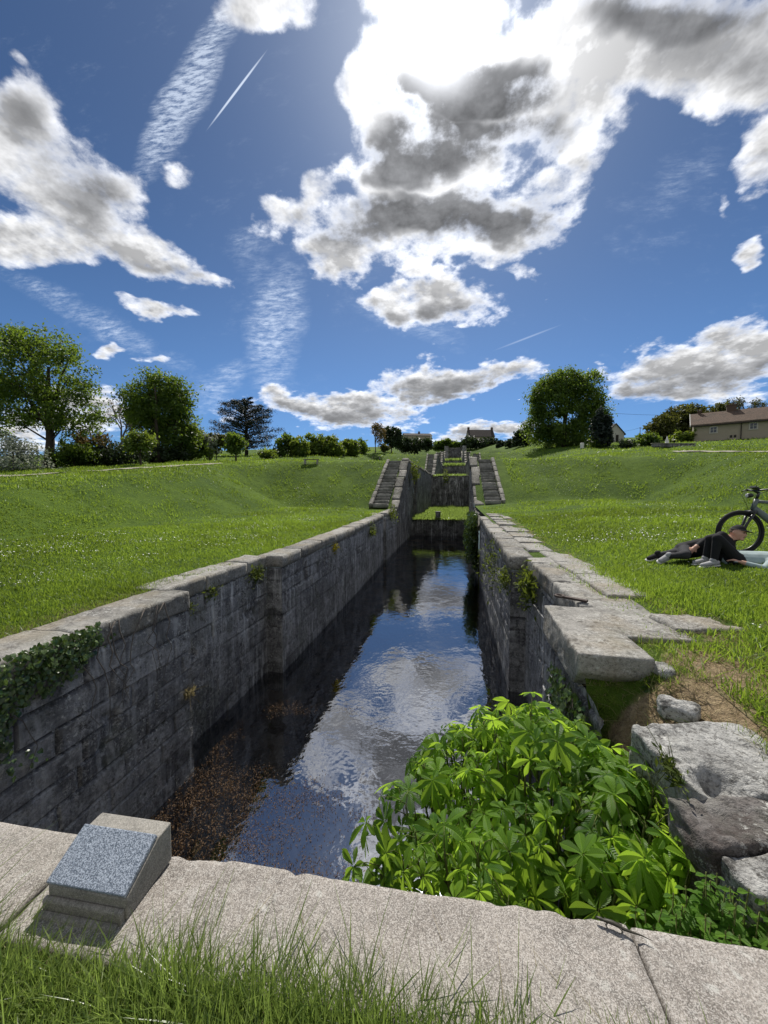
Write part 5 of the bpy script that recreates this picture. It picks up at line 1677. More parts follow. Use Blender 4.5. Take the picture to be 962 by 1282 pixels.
blades(mb, X, Y, r_.uniform(0.08, 0.17, len(X)), r_.uniform(0.0014, 0.003, len(X)), r_, lean=0.6, seg=3, tone=0.42 + 0.5 * fbm(np.stack([X, Y, X * 0], -1) * 4, 2, 44) + r_.normal(0, 0.25, len(X)), curl=0.6)
n = 55
X = r_.uniform(-1.5, 0.9, n); Y = r_.uniform(0.60, 0.80, n) + 0.02 * X
blades(mb, X, Y, r_.uniform(0.18, 0.30, n), r_.uniform(0.0010, 0.0017, n), r_, lean=0.25, seg=6, tone=r_.uniform(0.1, 0.9, n), curl=0.5)
tag(mb.build("foreground_grass", M_LONGBLADE), kind="stuff")
mb = MB()
n = 1500
X = r_.uniform(-1.6, 1.0, n); Y = r_.uniform(0.35, 0.86, n) + 0.05 * X
blades(mb, X, Y, r_.uniform(0.05, 0.15, n), r_.uniform(0.0010, 0.002, n), r_, lean=1.1, seg=4, curl=0.6)
for (cx, cy, sx, sy, n) in ((1.8, 2.75, 0.3, 0.5, 2200), (2.15, 3.3, 0.25, 0.5, 1600), (-4.02, 3.2, 0.13, 1.4, 5000), (2.15, 6.5, 0.12, 3.0, 1500), (2.6, 3.55, .2, .1, 300)):
    X = r_.normal(cx, sx, n); Y = r_.normal(cy, sy, n)
    k = on_lawn(X, Y); X, Y = X[k], Y[k]
    blades(mb, X, Y, r_.uniform(0.02, 0.075, len(X)), r_.uniform(0.0013, 0.003, len(X)), r_, lean=1.6, seg=2)
sel = SLOPE[(SLOPE[:, 1] > 1.9) & (SLOPE[:, 2] > -0.55)]
P = sel[r_.integers(len(sel), size=2600)] + r_.normal(0, 0.014, (2600, 3)) * [1, 1, 0.3]
blades(mb, P[:, 0], P[:, 1], r_.uniform(0.02, 0.07, len(P)), r_.uniform(0.001, 0.0022, len(P)), r_, lean=1.8, seg=2, Z=P[:, 2] - 0.004)
tag(mb.build("dry_grass", M_DRYBLADE), kind="stuff")
mb = MB()
P = sel[r_.integers(len(sel), size=2600)] + r_.normal(0, 0.014, (2600, 3)) * [1, 1, 0.3]
P = P[(fbm(P * 2.5, 2, 91) + 0.35 * sstep(2.5, 2.9, P[:, 1])) > 0.05]
blades(mb, P[:, 0], P[:, 1], r_.uniform(0.03, 0.11, len(P)), r_.uniform(0.0012, 0.0026, len(P)), r_, lean=1.0, seg=3, Z=P[:, 2] - 0.004)
tag(mb.build("bank_grass", M_BLADE), kind="stuff")

# daisies
mb = MB()
for (n, d0, d1, s) in ((3500, 4, 14, 0.007), (8700, 9, 34, 0.013), (3300, 25, 60, 0.022)):
    X, Y, d = scatter(r_, n * 3, d0, d1, 0.3)
    P = np.stack([X, Y, X * 0], -1)
    f = fbm(P * 0.45, 3, 61) + 0.5 * fbm(P * 2.0, 2, 63)
    band = np.where(X < 0, 0.22 * sstep(-13, -9, X) * (1 - sstep(-7, -4.2, X)), 0.05)
    f = f + 0.25 * fbm(P * 0.16, 2, 67)
    ok = on_lawn(X, Y) & (f + band > 0.33) & ~((X > 1.4) & (X < 2.4) & (Y < 8))
    X, Y = X[ok][:n], Y[ok][:n]
    z = terrain(X, Y) + r_.uniform(0.03, 0.06, len(X))
    m = len(X)
    for k in range(2):
        a = r_.uniform(0, 6.28, m); tl = r_.normal(0, 0.3, (m, 2))
        ang = np.linspace(0, 2 * math.pi, 6, endpoint=False)
        V = []
        for aa in ang:
            dx_, dy_ = np.cos(a + aa) * s, np.sin(a + aa) * s
            V.append(np.stack([X + dx_, Y + dy_, z + tl[:, 0] * dx_ + tl[:, 1] * dy_], -1))
        V = np.stack(V, 1).reshape(-1, 3); o_ = np.arange(m)[:, None] * 6
        mb.add(V, np.concatenate([o_ + [[0, 1, 2, 3]], o_ + [[0, 3, 4, 5]]]), tone=0.5)
        break
tag(mb.build("daisies", M_DAISY), kind="stuff")

# tufts on chamber floors and cross walls
for nm, (x0, x1, y0, y1, z, n, h, w) in {"chamber_grass": (-3.5, 1.6, 33.3, 56.5, -0.9, 14000, 0.35, 0.02)}.items():
    mb = MB()
    X = r_.uniform(x0, x1, n); Y = y0 + (y1 - y0) * r_.uniform(0, 1, n) ** 1.5; X = X + shift(Y)
    k = 0.5 + fbm(np.stack([X, Y, X * 0], -1) * 0.7, 3, 7)
    blades(mb, X, Y, h * (0.4 + 1.3 * k) * r_.uniform(0.5, 1.3, n), np.full(n, w), r_, lean=0.5, seg=2, tone=0.6 + 0.4 * r_.normal(0, 1, n), Z=np.full(n, z) + 0.012 * (Y - y0) - 0.05)
    for (xa, xb, ya, yb, zz, m, hh) in ((-2.8, 2.0, 57.2, 60, 4.0, 1500, 0.5), (-2.0, 3.0, 92.3, 97, 8.2, 1500, 0.9), (-2, 3, 127.5, 133, 12.4, 1500, 1.2), (-3.5, 1.5, 32.7, 33.3, -0.9, 700, 0.25)):
        X = r_.uniform(xa, xb, m); Y = r_.uniform(ya, yb, m)
        blades(mb, X, Y, hh * r_.uniform(0.4, 1.2, m), np.full(m, 0.012 + 0.0006 * ya), r_, lean=0.7, seg=2, tone=r_.normal(0.6, 0.3, m), Z=np.full(m, zz))
    tag(mb.build(nm, M_LONGBLADE), kind="stuff")

# ------------------------------------------------------------------ weed in the shallow end of the water
mb = MB()
n = 150000
X = r_.uniform(-3.4, 0.6, n); Y = 1.1 + 5.0 * r_.uniform(0, 1, n) ** 1.3
f = fbm(np.stack([X, Y, X * 0], -1) * 1.2, 3, 71) + 1.0 * (1 - sstep(2.6, 5.2, Y + 0.3 * (X + 2))) - 0.30 - 0.5 * sstep(-1.6, -0.6, X)
ok = f > r_.uniform(-0.15, 0.35, n)
X, Y = X[ok], Y[ok]
C = np.stack([X, Y, WATER - 0.07 * r_.uniform(0, 1, len(X)) + 0.022 + 0.03 * fbm(np.stack([X, Y, X * 0], -1) * 5, 2, 75)], -1)
leaf_quads(mb, C, 0.013, r_, r_.normal(0.45, 0.3, len(X)), flat=1.6, aspect=0.28)
n = 5000
X = r_.uniform(-3.3, -0.6, n); Y = r_.uniform(3.5, 14, n)
f = fbm(np.stack([X, Y, X * 0], -1) * 1.0, 3, 73)
ok = f > 0.18
X, Y = X[ok], Y[ok]
leaf_quads(mb, np.stack([X, Y, WATER - r_.uniform(0.0, 0.22, len(X))], -1), 0.022, r_, r_.normal(0.45, 0.3, len(X)), flat=1.5, aspect=0.4)
tag(mb.build("water_weeds", M_WEED), kind="stuff")
lf = MB()
leaf_quads(lf, np.array([[-2.02, 2.02, WATER + 0.012]]), 0.05, np.random.default_rng(5), np.array([0.9]), flat=3.0, aspect=0.4)
tag(lf.build("fallen_leaf", M_CHEST), "single green leaf floating on the brown weed", "leaf")


# ------------------------------------------------------------------ horse chestnut
def leaflet(mb, base, d, up, L, W, tone, droop, serr=0.0):
    """one leaflet: folded along the midrib, drooping towards the tip"""
    d = d / np.linalg.norm(d)
    s = np.cross(d, up); s /= max(np.linalg.norm(s), 1e-6)
    up = np.cross(s, d)
    n = 7
    tt = np.linspace(0, 1, n)
    wd = W * np.array([0.10, 0.42, 0.72, 0.95, 1.0, 0.62, 0.0])
    V, A, Bc = [], [], []
    for t, w in zip(tt, wd):
        c = base + d * L * t * (1 - 0.12 * droop * t) - np.array([0, 0, 1.0]) * droop * L * 0.5 * t * t
        for k in (-1, 0, 1):
            V.append(c + s * w * k + up * (abs(k) * w * 0.28)); A.append(t); Bc.append(k * w / W)
    Q = []
    for i in range(n - 1):
        for k in (0, 1):
            a = i * 3 + k
            Q.append([a, a + 1, a + 4, a + 3])
    mb.add(V, Q, tone=tone, a=A, b=Bc)


def palmate(mb, c, axis, size, tone, r_, n=7):
    """a horse chestnut leaf: 5-7 leaflets fanned round the end of the stalk. axis: the way the leaf faces"""
    axis = axis / np.linalg.norm(axis)
    f = r_.normal(size=3); f -= axis * (f @ axis); f /= np.linalg.norm(f)
    f2 = np.cross(axis, f)
    droop = r_.uniform(0.25, 0.9)
    rot = r_.uniform(0, 6.28)
    for i in range(n):
        a = rot + (i - (n - 1) / 2) * (2 * math.pi / (n + 0.9))
        k = 1 - 0.42 * abs(i - (n - 1) / 2) / ((n - 1) / 2)
        d = f * math.cos(a) + f2 * math.sin(a) - axis * r_.uniform(0.05, 0.4)
        leaflet(mb, c + d * 0.006, d, axis, size * k * r_.uniform(0.9, 1.08), size * k * 0.185, np.clip(tone + r_.normal(0, 0.06), 0, 1), droop)


def in_poly(px_, py_, poly):
    ins = False
    j = len(poly) - 1
    for i in range(len(poly)):
        xi, yi = poly[i]; xj, yj = poly[j]
        if (yi > py_) != (yj > py_) and px_ < (xj - xi) * (py_ - yi) / (yj - yi) + xi:
            ins = not ins
        j = i
    return ins


OUT = [(440, 1098), (452, 1060), (480, 1010), (515, 965), (535, 915), (560, 892), (605, 893), (645, 890), (690, 885), (722, 868), (752, 885), (795, 925), (812, 970), (845, 1005), (875, 1055), (910, 1085), (915, 1130), (880, 1185), (780, 1160), (640, 1130), (520, 1110)]
hc = thing("horse_chestnut", "leafy bright green young horse chestnut growing up inside the canal corner", "tree", (0.45, 1.9, -2.4))
BASE = np.array([0.45, 1.9, -2.4])
fol, stm = MB(), MB()
r_ = np.random.default_rng(123)
tips, tries = [], 0
while len(tips) < 120 and tries < 6000:
    tries += 1
    x = r_.uniform(-0.65, 1.10); y = r_.uniform(1.22, 2.85)
    rr = ((x - 0.35) / 0.95) ** 2 + ((y - 2.0) / 0.95) ** 2
    z = -0.04 - 0.42 * rr + 0.42 * float(fbm(np.array([[x * 2.2, y * 2.2, 0.0]]), 2, 5)[0]) - 0.12 * r_.uniform() + (0.10 if (x > 0.6 and y > 2.3) else 0) + 0.17 * float(sstep(0.45, 0.8, x)) * float(sstep(2.4, 2.0, y))
    P = np.array([x, y, z])
    u, v = proj(P)
    if not in_poly(690 + (u - 690) / (0.94 if u < 690 else 1.0), 1030 + (v - 1030) / 0.97, OUT): continue
    if tips and min(np.linalg.norm(P - t) for t in tips) < 0.115: continue
    tips.append(P)
for i in range(34):
    x = r_.uniform(0.66, 0.95); y = r_.uniform(1.36, 2.25)
    tips.append(np.array([x, y, -0.02 - 0.16 * r_.uniform() - 0.1 * sstep(1.7, 1.4, y)]))
for i, P in enumerate(tips):
    P = P + 0
    root = np.array([0.45 + 0.25 * (P[0] - 0.45), 1.9 + 0.2 * (P[1] - 1.9), -1.9 + r_.uniform(-0.2, 0.4)])
    m1 = root * 0.45 + P * 0.55 + np.array([0.1 * (P[0] - 0.45), 0.1 * (P[1] - 1.9), -0.1])
    stm.tube([root, m1, P * 0.85 + m1 * 0.15 - [0, 0, 0.03], P - [0, 0, 0.02]], [0.014, 0.009, 0.006, 0.0035], 6)
    outv = np.array([P[0] - 0.4, P[1] - 2.0, 0.0]) * 0.9 + np.array([-0.1, -0.45, 0.9])
    young = r_.uniform() < 0.3 and P[2] > -0.25
    for k in range(4 if not young else 5):
        a = r_.uniform(0, 6.28)
        st_ = np.array([math.cos(a), math.sin(a), r_.uniform(0.0, 0.6)])
        pl_ = r_.uniform(0.06, 0.15) * (0.6 if young else 1)
        c = P + st_ * pl_ - np.array([0, 0, 0.05 * k * r_.uniform(0.3, 1)])
        if c[1] < 1.19 + 0.03 * c[0] and c[2] < 0.16: continue
        stm.tube([P - [0, 0, 0.02 + 0.03 * k], (P + c) / 2 + [0, 0, 0.008], c], [0.0025, 0.002, 0.0016], 5)
        nx = st_ * 0.7 + outv * 0.5 + r_.normal(0, 0.32, 3); nx[2] = abs(nx[2]) + 0.12
        sz = r_.uniform(0.075, 0.165) if not young else r_.uniform(0.06, 0.10)
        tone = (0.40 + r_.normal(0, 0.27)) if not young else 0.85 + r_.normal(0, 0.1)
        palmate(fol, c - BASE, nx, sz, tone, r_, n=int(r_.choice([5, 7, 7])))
# deeper, larger leaves that fill the inside
for i in range(110):
    t = tips[r_.integers(len(tips))]
    c = t + np.array([r_.normal(0, 0.08), r_.normal(0.03, 0.08), -r_.uniform(0.12, 0.75)])
    if c[1] < 1.24 or (c[0] > 0.97 and c[1] < 1.9): continue
    nx = np.array([c[0] - 0.4, c[1] - 2.2, 0.7]) + r_.normal(0, 0.35, 3)
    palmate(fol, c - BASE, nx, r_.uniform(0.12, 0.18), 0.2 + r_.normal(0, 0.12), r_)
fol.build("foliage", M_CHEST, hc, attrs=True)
stm.V = [v_ - BASE for v_ in stm.V]
stm.tube([(0, 0, -0.4), (0.02, 0, 0.2), (0, 0.02, 0.7), (0.0, 0.0, 1.1)], [0.05, 0.042, 0.034, 0.02], 8)
stm.build("stems", M_STEM, hc, smooth=True)

# nettles at the right end of the parapet
nt = thing("nettle_clump", "dense clump of dark green nettles at the right end of the parapet", "plant", (0.9, 1.3, -0.6))
NB = np.array([0.9, 1.3, -0.6])
fol, stm = MB(), MB()
for i in range(130):
    x = r_.uniform(0.66, 1.12); y = r_.uniform(1.19, 1.42)
    zt = 0.02 + 0.08 * r_.uniform(-1, 1) - 0.16 * sstep(0.9, 0.66, x) + 0.04 * sstep(0.9, 1.1, x)
    tip = np.array([x, y, zt]); rt = np.array([x + r_.normal(0, 0.04), y + r_.normal(0, 0.03), -0.6])
    stm.tube([rt, (rt + tip) / 2, tip], [0.004, 0.003, 0.002], 5)
    for k in range(7):
        p = tip + (rt - tip) * (0.02 + 0.07 * k)
        a = k * math.pi / 2 + r_.uniform(-0.3, 0.3)
        for s_ in (0, math.pi):
            d = np.array([math.cos(a + s_), math.sin(a + s_), r_.uniform(-0.35, 0.2)])
            L = (0.028 + 0.009 * min(k, 4)) * r_.uniform(0.8, 1.2)
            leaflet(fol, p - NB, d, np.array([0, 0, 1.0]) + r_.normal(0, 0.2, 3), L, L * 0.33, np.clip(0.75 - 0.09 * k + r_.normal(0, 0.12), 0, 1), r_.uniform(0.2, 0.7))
fol.build("foliage", M_NETTLE, nt, attrs=True)
stm.V = [v_ - NB for v_ in stm.V]
stm.build("stems", M_STEM, nt, smooth=True)


# ------------------------------------------------------------------ plants on the walls
def ivy(label, pts, n, leaf, x, nx, seed, dens, mat=None, thick=0.10, name="ivy"):
    """leaves hugging a wall plane x; dens(y, z) -> 0..1; pts = (y0, y1, z0, z1)"""
    r2 = np.random.default_rng(seed)
    y0, y1, z0, z1 = pts
    c0 = np.array([x, (y0 + y1) / 2, z0])
    t_ = thing(name, label, "plant", c0)
    Yc = r2.uniform(y0, y1, n); Zc = r2.uniform(z0, z1, n)
    k = r2.uniform(0, 1, n) < dens(Yc, Zc)
    Yc, Zc = Yc[k], Zc[k]
    P = np.stack([x + nx * (0.02 + thick * r2.uniform(0, 1, len(Yc)) ** 1.5 * dens(Yc, Zc)), Yc, Zc], -1) - c0
    mb = MB()
    m = len(P)
    out = np.array([nx, 0, 0.35]) + r2.normal(0, 0.35, (m, 3)); out /= np.linalg.norm(out, axis=1)[:, None]
    dn = np.array([0, 0, -1.0]) + r2.normal(0, 0.5, (m, 3)); dn -= out * (dn * out).sum(1)[:, None]; dn /= np.linalg.norm(dn, axis=1)[:, None]
    sd = np.cross(out, dn); sz = leaf * r2.uniform(0.6, 1.4, m)
    def pt(a, b, c_): return P + sd * (a * sz)[:, None] + dn * (b * sz)[:, None] + out * (c_ * sz)[:, None]
    V = np.stack([pt(0, -0.35, 0), pt(-0.5, -0.45, .06), pt(-0.55, 0.1, .08), pt(0, 0.75, -.1), pt(0.55, 0.1, .08), pt(0.5, -0.45, .06), pt(0, 0.1, 0)], 1).reshape(-1, 3)
    o_ = np.arange(m)[:, None] * 7
    mb.add(V, np.concatenate([o_ + [[0, 1, 2, 6]], o_ + [[6, 2, 3, 3]][:0] if False else o_ + [[0, 6, 4, 5]]]), np.concatenate([o_ + [[6, 2, 3]], o_ + [[6, 3, 4]]]), tone=np.repeat(np.clip(r2.normal(0.45, 0.28, m), 0, 1), 7))
    mb.build("foliage", mat or M_IVY, t_)
    st = MB()
    for i in range(14):
        ya = r2.uniform(y0, y1); za = z1 - 0.05
        path = [np.array([x + nx * 0.02, ya, za])]
        for j in range(7):
            path.append(path[-1] + np.array([nx * r2.uniform(-0.002, 0.012), r2.normal(0, 0.06), -(z1 - z0) / 8 * r2.uniform(0.4, 1.1)]))
        st.tube(np.array(path) - c0, np.linspace(0.007, 0.002, 8), 5)
    st.build("stems", M_PALEBARK, t_, smooth=True)
    return t_


def ivyd(Yc, Zc):
    P = np.stack([Yc * 0, Yc, Zc], -1)
    edge = -0.02 - 0.42 * sstep(2.75, 2.2, Yc) - 0.20 * sstep(3.4, 2.7, Yc)
    d = np.maximum(sstep(edge - 0.1, edge + 0.22, Zc) * (1 - sstep(2.9, 3.6, Yc)), 0.28 * sstep(-1.0, -0.5, Zc) * sstep(2.55, 2.2, Yc))
    return np.clip(d * (0.6 + 1.8 * fbm(P * 2.6, 3, 4)), 0, 1)


ivy("dense glossy ivy hanging over the near end of the left wall", (1.1, 3.8, -1.15, 0.16), 12000, 0.031, -3.37, 1, 1, ivyd, thick=0.10)
ivy("tangled grey green ivy clump over the broken end of the right wall", (16.2, 20.5, -2.1, 0.5), 6000, 0.09, 1.14, -1, 2, lambda Yc, Zc: np.clip((1 - sstep(18.5, 20.4, Yc)) * (0.75 + 1.0 * fbm(np.stack([Yc * 0, Yc, Zc], -1) * 1.5, 2, 3)) * sstep(-2.3, -1.2, Zc), 0, 1), thick=0.55)
ivy("small ivy sprig trailing below the near edge of the big coping block", (2.55, 3.5, -1.05, -0.12), 1700, 0.035, 0.96, -1, 3, lambda Yc, Zc: np.clip(0.35 + 1.6 * fbm(np.stack([Yc * 0, Yc, Zc], -1) * 2.3, 2, 9) - 0.4 * sstep(-0.4, -1.0, Zc), 0, 1), thick=0.12)


def wall_tuft(label, c, r, n, h, mat, seed, nx=1, name="wall_plant", w=0.006):
    r2 = np.random.default_rng(seed)
    t_ = thing(name, label, "plant", c)
    mb = MB()
    m = n
    C = r2.normal(0, 1, (m, 3)) * np.array([r * 0.35, r, r * 0.6]); C[:, 0] = np.abs(C[:, 0]) * nx
    leaf_quads(mb, C, h * 0.35, r2, r2.normal(0.5, 0.25, m), flat=0.5, aspect=0.35)
    mb.build("foliage", mat, t_)
    mb = MB()
    k = n // 3
    a = r2.uniform(-1.3, 1.3, k)
    for i in range(k):
        e = np.array([nx * abs(r2.normal(0.5, 0.4)), r2.normal(0, 0.8), r2.normal(0.3, 0.7)]) * h * 1.4
        b = np.array([0, r2.normal(0, r * 0.6), r2.normal(0, r * 0.3)])
        mb.tube([b, b + e * 0.6 + [0, 0, h * 0.1], b + e], [w * 0.4, w * 0.3, w * 0.08], 3, cap=False)
    mb.build("stems", M_STEM if mat is not M_DRYBLADE else M_DRYBLADE, t_)


wall_tuft("green ferny tuft near the top of the left gate recess before the far pier", (-3.75, 6.55, -0.15), 0.16, 160, 0.13, M_MOSSY, 1)
wall_tuft("small mossy tuft under the coping at the middle of the left gate recess", (-3.75, 5.2, -0.17), 0.10, 80, 0.09, M_MOSSY, 2)
wall_tuft("dark green tuft just past the near pier of the left wall", (-3.75, 4.65, -0.25), 0.09, 80, 0.08, M_MOSSY, 3)
wall_tuft("yellow flowered plant on the left wall past its middle", (-3.44, 10.5, -0.22), 0.10, 110, 0.14, M_YELLOWPLANT, 4)
wall_tuft("green plant growing from the far part of the left wall", (-3.52, 16.0, -0.25), 0.25, 120, 0.22, M_MOSSY, 5)
wall_tuft("straw coloured dry tuft hanging at the edge of the near left pier", (-3.38, 4.18, -1.22), 0.05, 50, 0.13, M_DRYBLADE, 6)
wall_tuft("mossy cushion on top of the far left wall near the stairs", (-3.55, 21.5, 0.25), 0.5, 200, 0.25, M_MOSSY, 7)
wall_tuft("long grassy tuft draping the back of the right gate recess", (1.30, 6.4, -0.12), 0.24, 420, 0.16, M_MOSSY, 8, nx=-1)
wall_tuft("grassy tuft draped over the corner of the far right coping", (1.06, 7.3, -0.25), 0.2, 200, 0.14, M_MOSSY, 9, nx=-1)
wall_tuft("olive plants sprouting along the right wall below its coping", (1.08, 9.5, -0.35), 0.5, 240, 0.14, M_MOSSY, 10, nx=-1)
wall_tuft("bushy plant in the dark recess at the top of the first left chamber wall", (-3.3, 31.5, 3.2), 0.7, 260, 0.4, M_MOSSY, 11)
wall_tuft("leafy shrub sprouting on the dark wall with the pale lintel", (-1.2, 56.6, 3.9), 0.9, 260, 0.5, M_MOSSY, 12)
wall_tuft("dark leafy weeds in the shade under the front of the big coping block", (1.32, 2.74, -0.06), 0.17, 420, 0.10, M_IVY, 31, nx=1)
wall_tuft("grass tuft in the chipped hollow of the large pale slab", (1.02, 1.86, 0.12), 0.05, 90, 0.06, M_MOSSY, 13, nx=-1)
wall_tuft("green grass tuft on top of the dark mottled stone", (1.38, 1.62, 0.17), 0.08, 240, 0.09, M_MOSSY, 14)
# ------------------------------------------------------------------ people on the grass
def remesh_body(mb, name, parent, mats, classify, voxel=0.011, smooth_it=4):
    """fuses overlapping limbs into one continuous skin"""
    tmp = mb.build(name + "_tmp", mats[0], None)
    md = tmp.modifiers.new("r", "REMESH"); md.mode = "VOXEL"; md.voxel_size = voxel
    sm = tmp.modifiers.new("s", "SMOOTH"); sm.iterations = smooth_it; sm.factor = 0.5
    dg = bpy.context.evaluated_depsgraph_get()
    me = bpy.data.meshes.new_from_object(tmp.evaluated_get(dg))
    bpy.data.objects.remove(tmp, do_unlink=True)
    me.name = name
    me.materials.clear()
    for m in mats: me.materials.append(m)
    n = len(me.polygons)
    c = np.zeros(n * 3); me.polygons.foreach_get("center", c); c = c.reshape(-1, 3)
    me.polygons.foreach_set("material_index", classify(c).astype(np.int32))
    me.polygons.foreach_set("use_smooth", np.ones(n, bool))
    me.update()
    o = bpy.data.objects.new(name, me)
    return link(o, parent)


def seg_dist(P, a, b):
    a = np.asarray(a, float); b = np.asarray(b, float); d = b - a
    t = np.clip(((P - a) @ d) / (d @ d), 0, 1)
    return np.linalg.norm(P - a - t[:, None] * d, axis=1)


def hand(mb, w, d, up, s=1.0):
    """palm, four curled fingers of unequal length and a thumb from the side"""
    w = np.asarray(w, float); d = np.asarray(d, float) / np.linalg.norm(d)
    up = np.asarray(up, float); sd = np.cross(d, up); sd /= np.linalg.norm(sd); up = np.cross(sd, d)
    mb.capsule(w, w + d * 0.075 * s, 0.026 * s, 0.036 * s, 10, squash=0.5, ref=up)
    for k, (o, L) in enumerate(((-0.027, 0.064), (-0.009, 0.076), (0.010, 0.072), (0.028, 0.056))):
        b = w + d * 0.085 * s + sd * o * s
        m_ = b + d * L * 0.55 * s - up * 0.012 * s + sd * o * 0.25 * s
        e = m_ + d * L * 0.40 * s - up * 0.028 * s
        mb.capsule(b, m_, 0.0095 * s, 0.0088 * s, 7); mb.capsule(m_, e, 0.0088 * s, 0.0075 * s, 7)
    b = w + d * 0.025 * s - sd * 0.028 * s
    m_ = b + d * 0.03 * s - sd * 0.028 * s - up * 0.006 * s
    mb.capsule(b, m_, 0.0125 * s, 0.0105 * s, 7); mb.capsule(m_, m_ + d * 0.028 * s - sd * 0.006 * s - up * 0.01 * s, 0.0105 * s, 0.0085 * s, 7)


def head(mb, c, face, up, s=1.0):
    c = np.asarray(c, float); f = np.asarray(face, float); f /= np.linalg.norm(f)
    up = np.asarray(up, float); up = up - f * (up @ f); up /= np.linalg.norm(up); sd = np.cross(f, up)
    A = np.array([sd, f, up])

    def sh(V):
        V = V.copy()
        low = np.clip(-V[:, 2], 0, 1)
        V[:, 0] *= 1 - 0.28 * low; V[:, 1] *= 1 - 0.10 * low
        return V
    m2 = MB()
    m2.ball((0, 0, 0), (0.076, 0.096, 0.115), 20, 14, fn=sh)
    m2.capsule((0, 0.082, 0.02), (0, 0.108, -0.018), 0.009, 0.015, 8)                 # nose
    m2.capsule((-0.05, 0.072, 0.032), (0.05, 0.072, 0.032), 0.014, 0.014, 8)          # brow
    m2.capsule((-0.018, 0.085, -0.052), (0.018, 0.085, -0.052), 0.010, 0.010, 8)      # lips
    m2.capsule((-0.012, 0.072, -0.088), (0.012, 0.072, -0.088), 0.020, 0.020, 8)      # chin
    for sx in (-1, 1):
        m2.ball((sx * 0.078, -0.005, 0.0), (0.012, 0.024, 0.034), 8, 6)               # ears
        m2.ball((sx * 0.036, 0.066, -0.015), (0.024, 0.02, 0.02), 8, 6)               # cheeks
    for v_, q_ in zip(m2.V, m2.Q): pass
    V = np.concatenate(m2.V) * s @ A + c
    Q = np.concatenate(m2.Q) if m2.Q else None; T = np.concatenate(m2.T) if m2.T else None
    mb.add(V, Q, T)
    return A


def features(parent, c, A, s=1.0):
    e = MB()
    for sx in (-1, 1):
        e.ball(np.array([sx * 0.031, 0.088, 0.012]) * s @ A + c, 0.0085 * s, 8, 6)
    e.build("eyes", M_BLACK, parent, smooth=True)
    l = MB(); l.capsule(np.array([-0.02, 0.097, -0.052]) * s @ A + c, np.array([0.02, 0.097, -0.052]) * s @ A + c, 0.0045 * s, 0.0045 * s, 6)
    l.build("mouth", M_LIPS, parent, smooth=True)


def hair_cap(c, A, s, mat, parent, name="hair", zcut=0.02, grow=1.07, back=0.0):
    mb = MB()
    V = []
    nu, nv = 20, 8
    for i in range(nv + 1):
        th = (math.pi * 0.56) * i / nv
        for j in range(nu):
            ph = 2 * math.pi * j / nu
            V.append([0.076 * math.sin(th) * math.cos(ph), 0.096 * math.sin(th) * math.sin(ph) - back, 0.115 * math.cos(th)])
    V = np.array(V) * grow
    V[:, 2] = np.maximum(V[:, 2], zcut)
    Q = [[i * nu + j, (i + 1) * nu + j, (i + 1) * nu + (j + 1) % nu, i * nu + (j + 1) % nu] for i in range(nv) for j in range(nu)]
    mb.add(V * s @ A + c, Q)
    return mb.build(name, mat, parent, smooth=True)


PX0, PY0, PZ0, _d = (*at(876, 704, 5.6)[:2], 0, 0)
PZ0 = hz(PX0, PY0) - 0.015
# --- reclining on the right elbow, dark clothes and a black cap
pa_ = thing("person", "person in dark clothes and black cap reclining on one elbow on the grass", "person", (PX0, PY0, PZ0), YAW)
pelvis, chest, neck, hd = np.array([-0.20, 0.06, 0.15]), np.array([0.36, 0.02, 0.27]), np.array([0.46, -0.01, 0.335]), np.array([0.515, -0.045, 0.435])
shL, elL, haL = np.array([0.32, 0.0, 0.385]), np.array([0.06, -0.06, 0.355]), np.array([-0.155, -0.10, 0.225])
shR, elR, haR = np.array([0.43, -0.02, 0.20]), np.array([0.47, -0.16, 0.045]), np.array([0.68, -0.20, 0.16])
hp1, kn1, an1 = np.array([-0.22, 0.02, 0.17]), np.array([-0.38, -0.20, 0.13]), np.array([-0.48, 0.0, 0.075])
hp2, kn2, an2 = np.array([-0.20, 0.10, 0.12]), np.array([-0.42, 0.02, 0.11]), np.array([-0.52, 0.16, 0.07])
mb = MB()
mb.capsule(pelvis, chest, 0.135, 0.155, 14, squash=0.85, ref=(0, 1, 0.3)); mb.capsule(chest, neck, 0.12, 0.06, 12); mb.capsule(shL, shR, 0.075, 0.075, 12); mb.capsule(neck, hd - [0, 0, 0.06], 0.055, 0.052, 10)
mb.capsule(shL, elL, 0.062, 0.050, 10); mb.capsule(elL, haL, 0.048, 0.032, 10)
mb.capsule(shR, elR, 0.060, 0.050, 10); mb.capsule(elR, haR, 0.046, 0.030, 10)
mb.capsule(hp1, kn1, 0.095, 0.066, 12); mb.capsule(kn1, an1, 0.062, 0.040, 10)
mb.capsule(hp2, kn2, 0.095, 0.066, 12); mb.capsule(kn2, an2, 0.062, 0.040, 10)
hand(mb, haL, haL - elL, (-0.2, -0.8, 0.6)); hand(mb, haR, (0.9, -0.1, -0.2), (0, -0.2, 1))
A = head(mb, hd, (0.35, -0.93, -0.08), (0.25, -0.05, 1.0))


def cls_a(P):
    skin = (np.linalg.norm(P - hd, axis=1) < 0.145) & (P[:, 2] > 0.335) | (seg_dist(P, haL, haL + (haL - elL) * 0.9) < 0.05) | (seg_dist(P, elR + (haR - elR) * 0.35, haR + [0.17, -0.02, -0.03]) < 0.058)
    legs = np.minimum(np.minimum(seg_dist(P, hp1, kn1), seg_dist(P, kn1, an1)), np.minimum(seg_dist(P, hp2, kn2), seg_dist(P, kn2, an2))) < 0.11
    return np.where(skin, 0, np.where(legs & (P[:, 0] < -0.2), 2, 1))


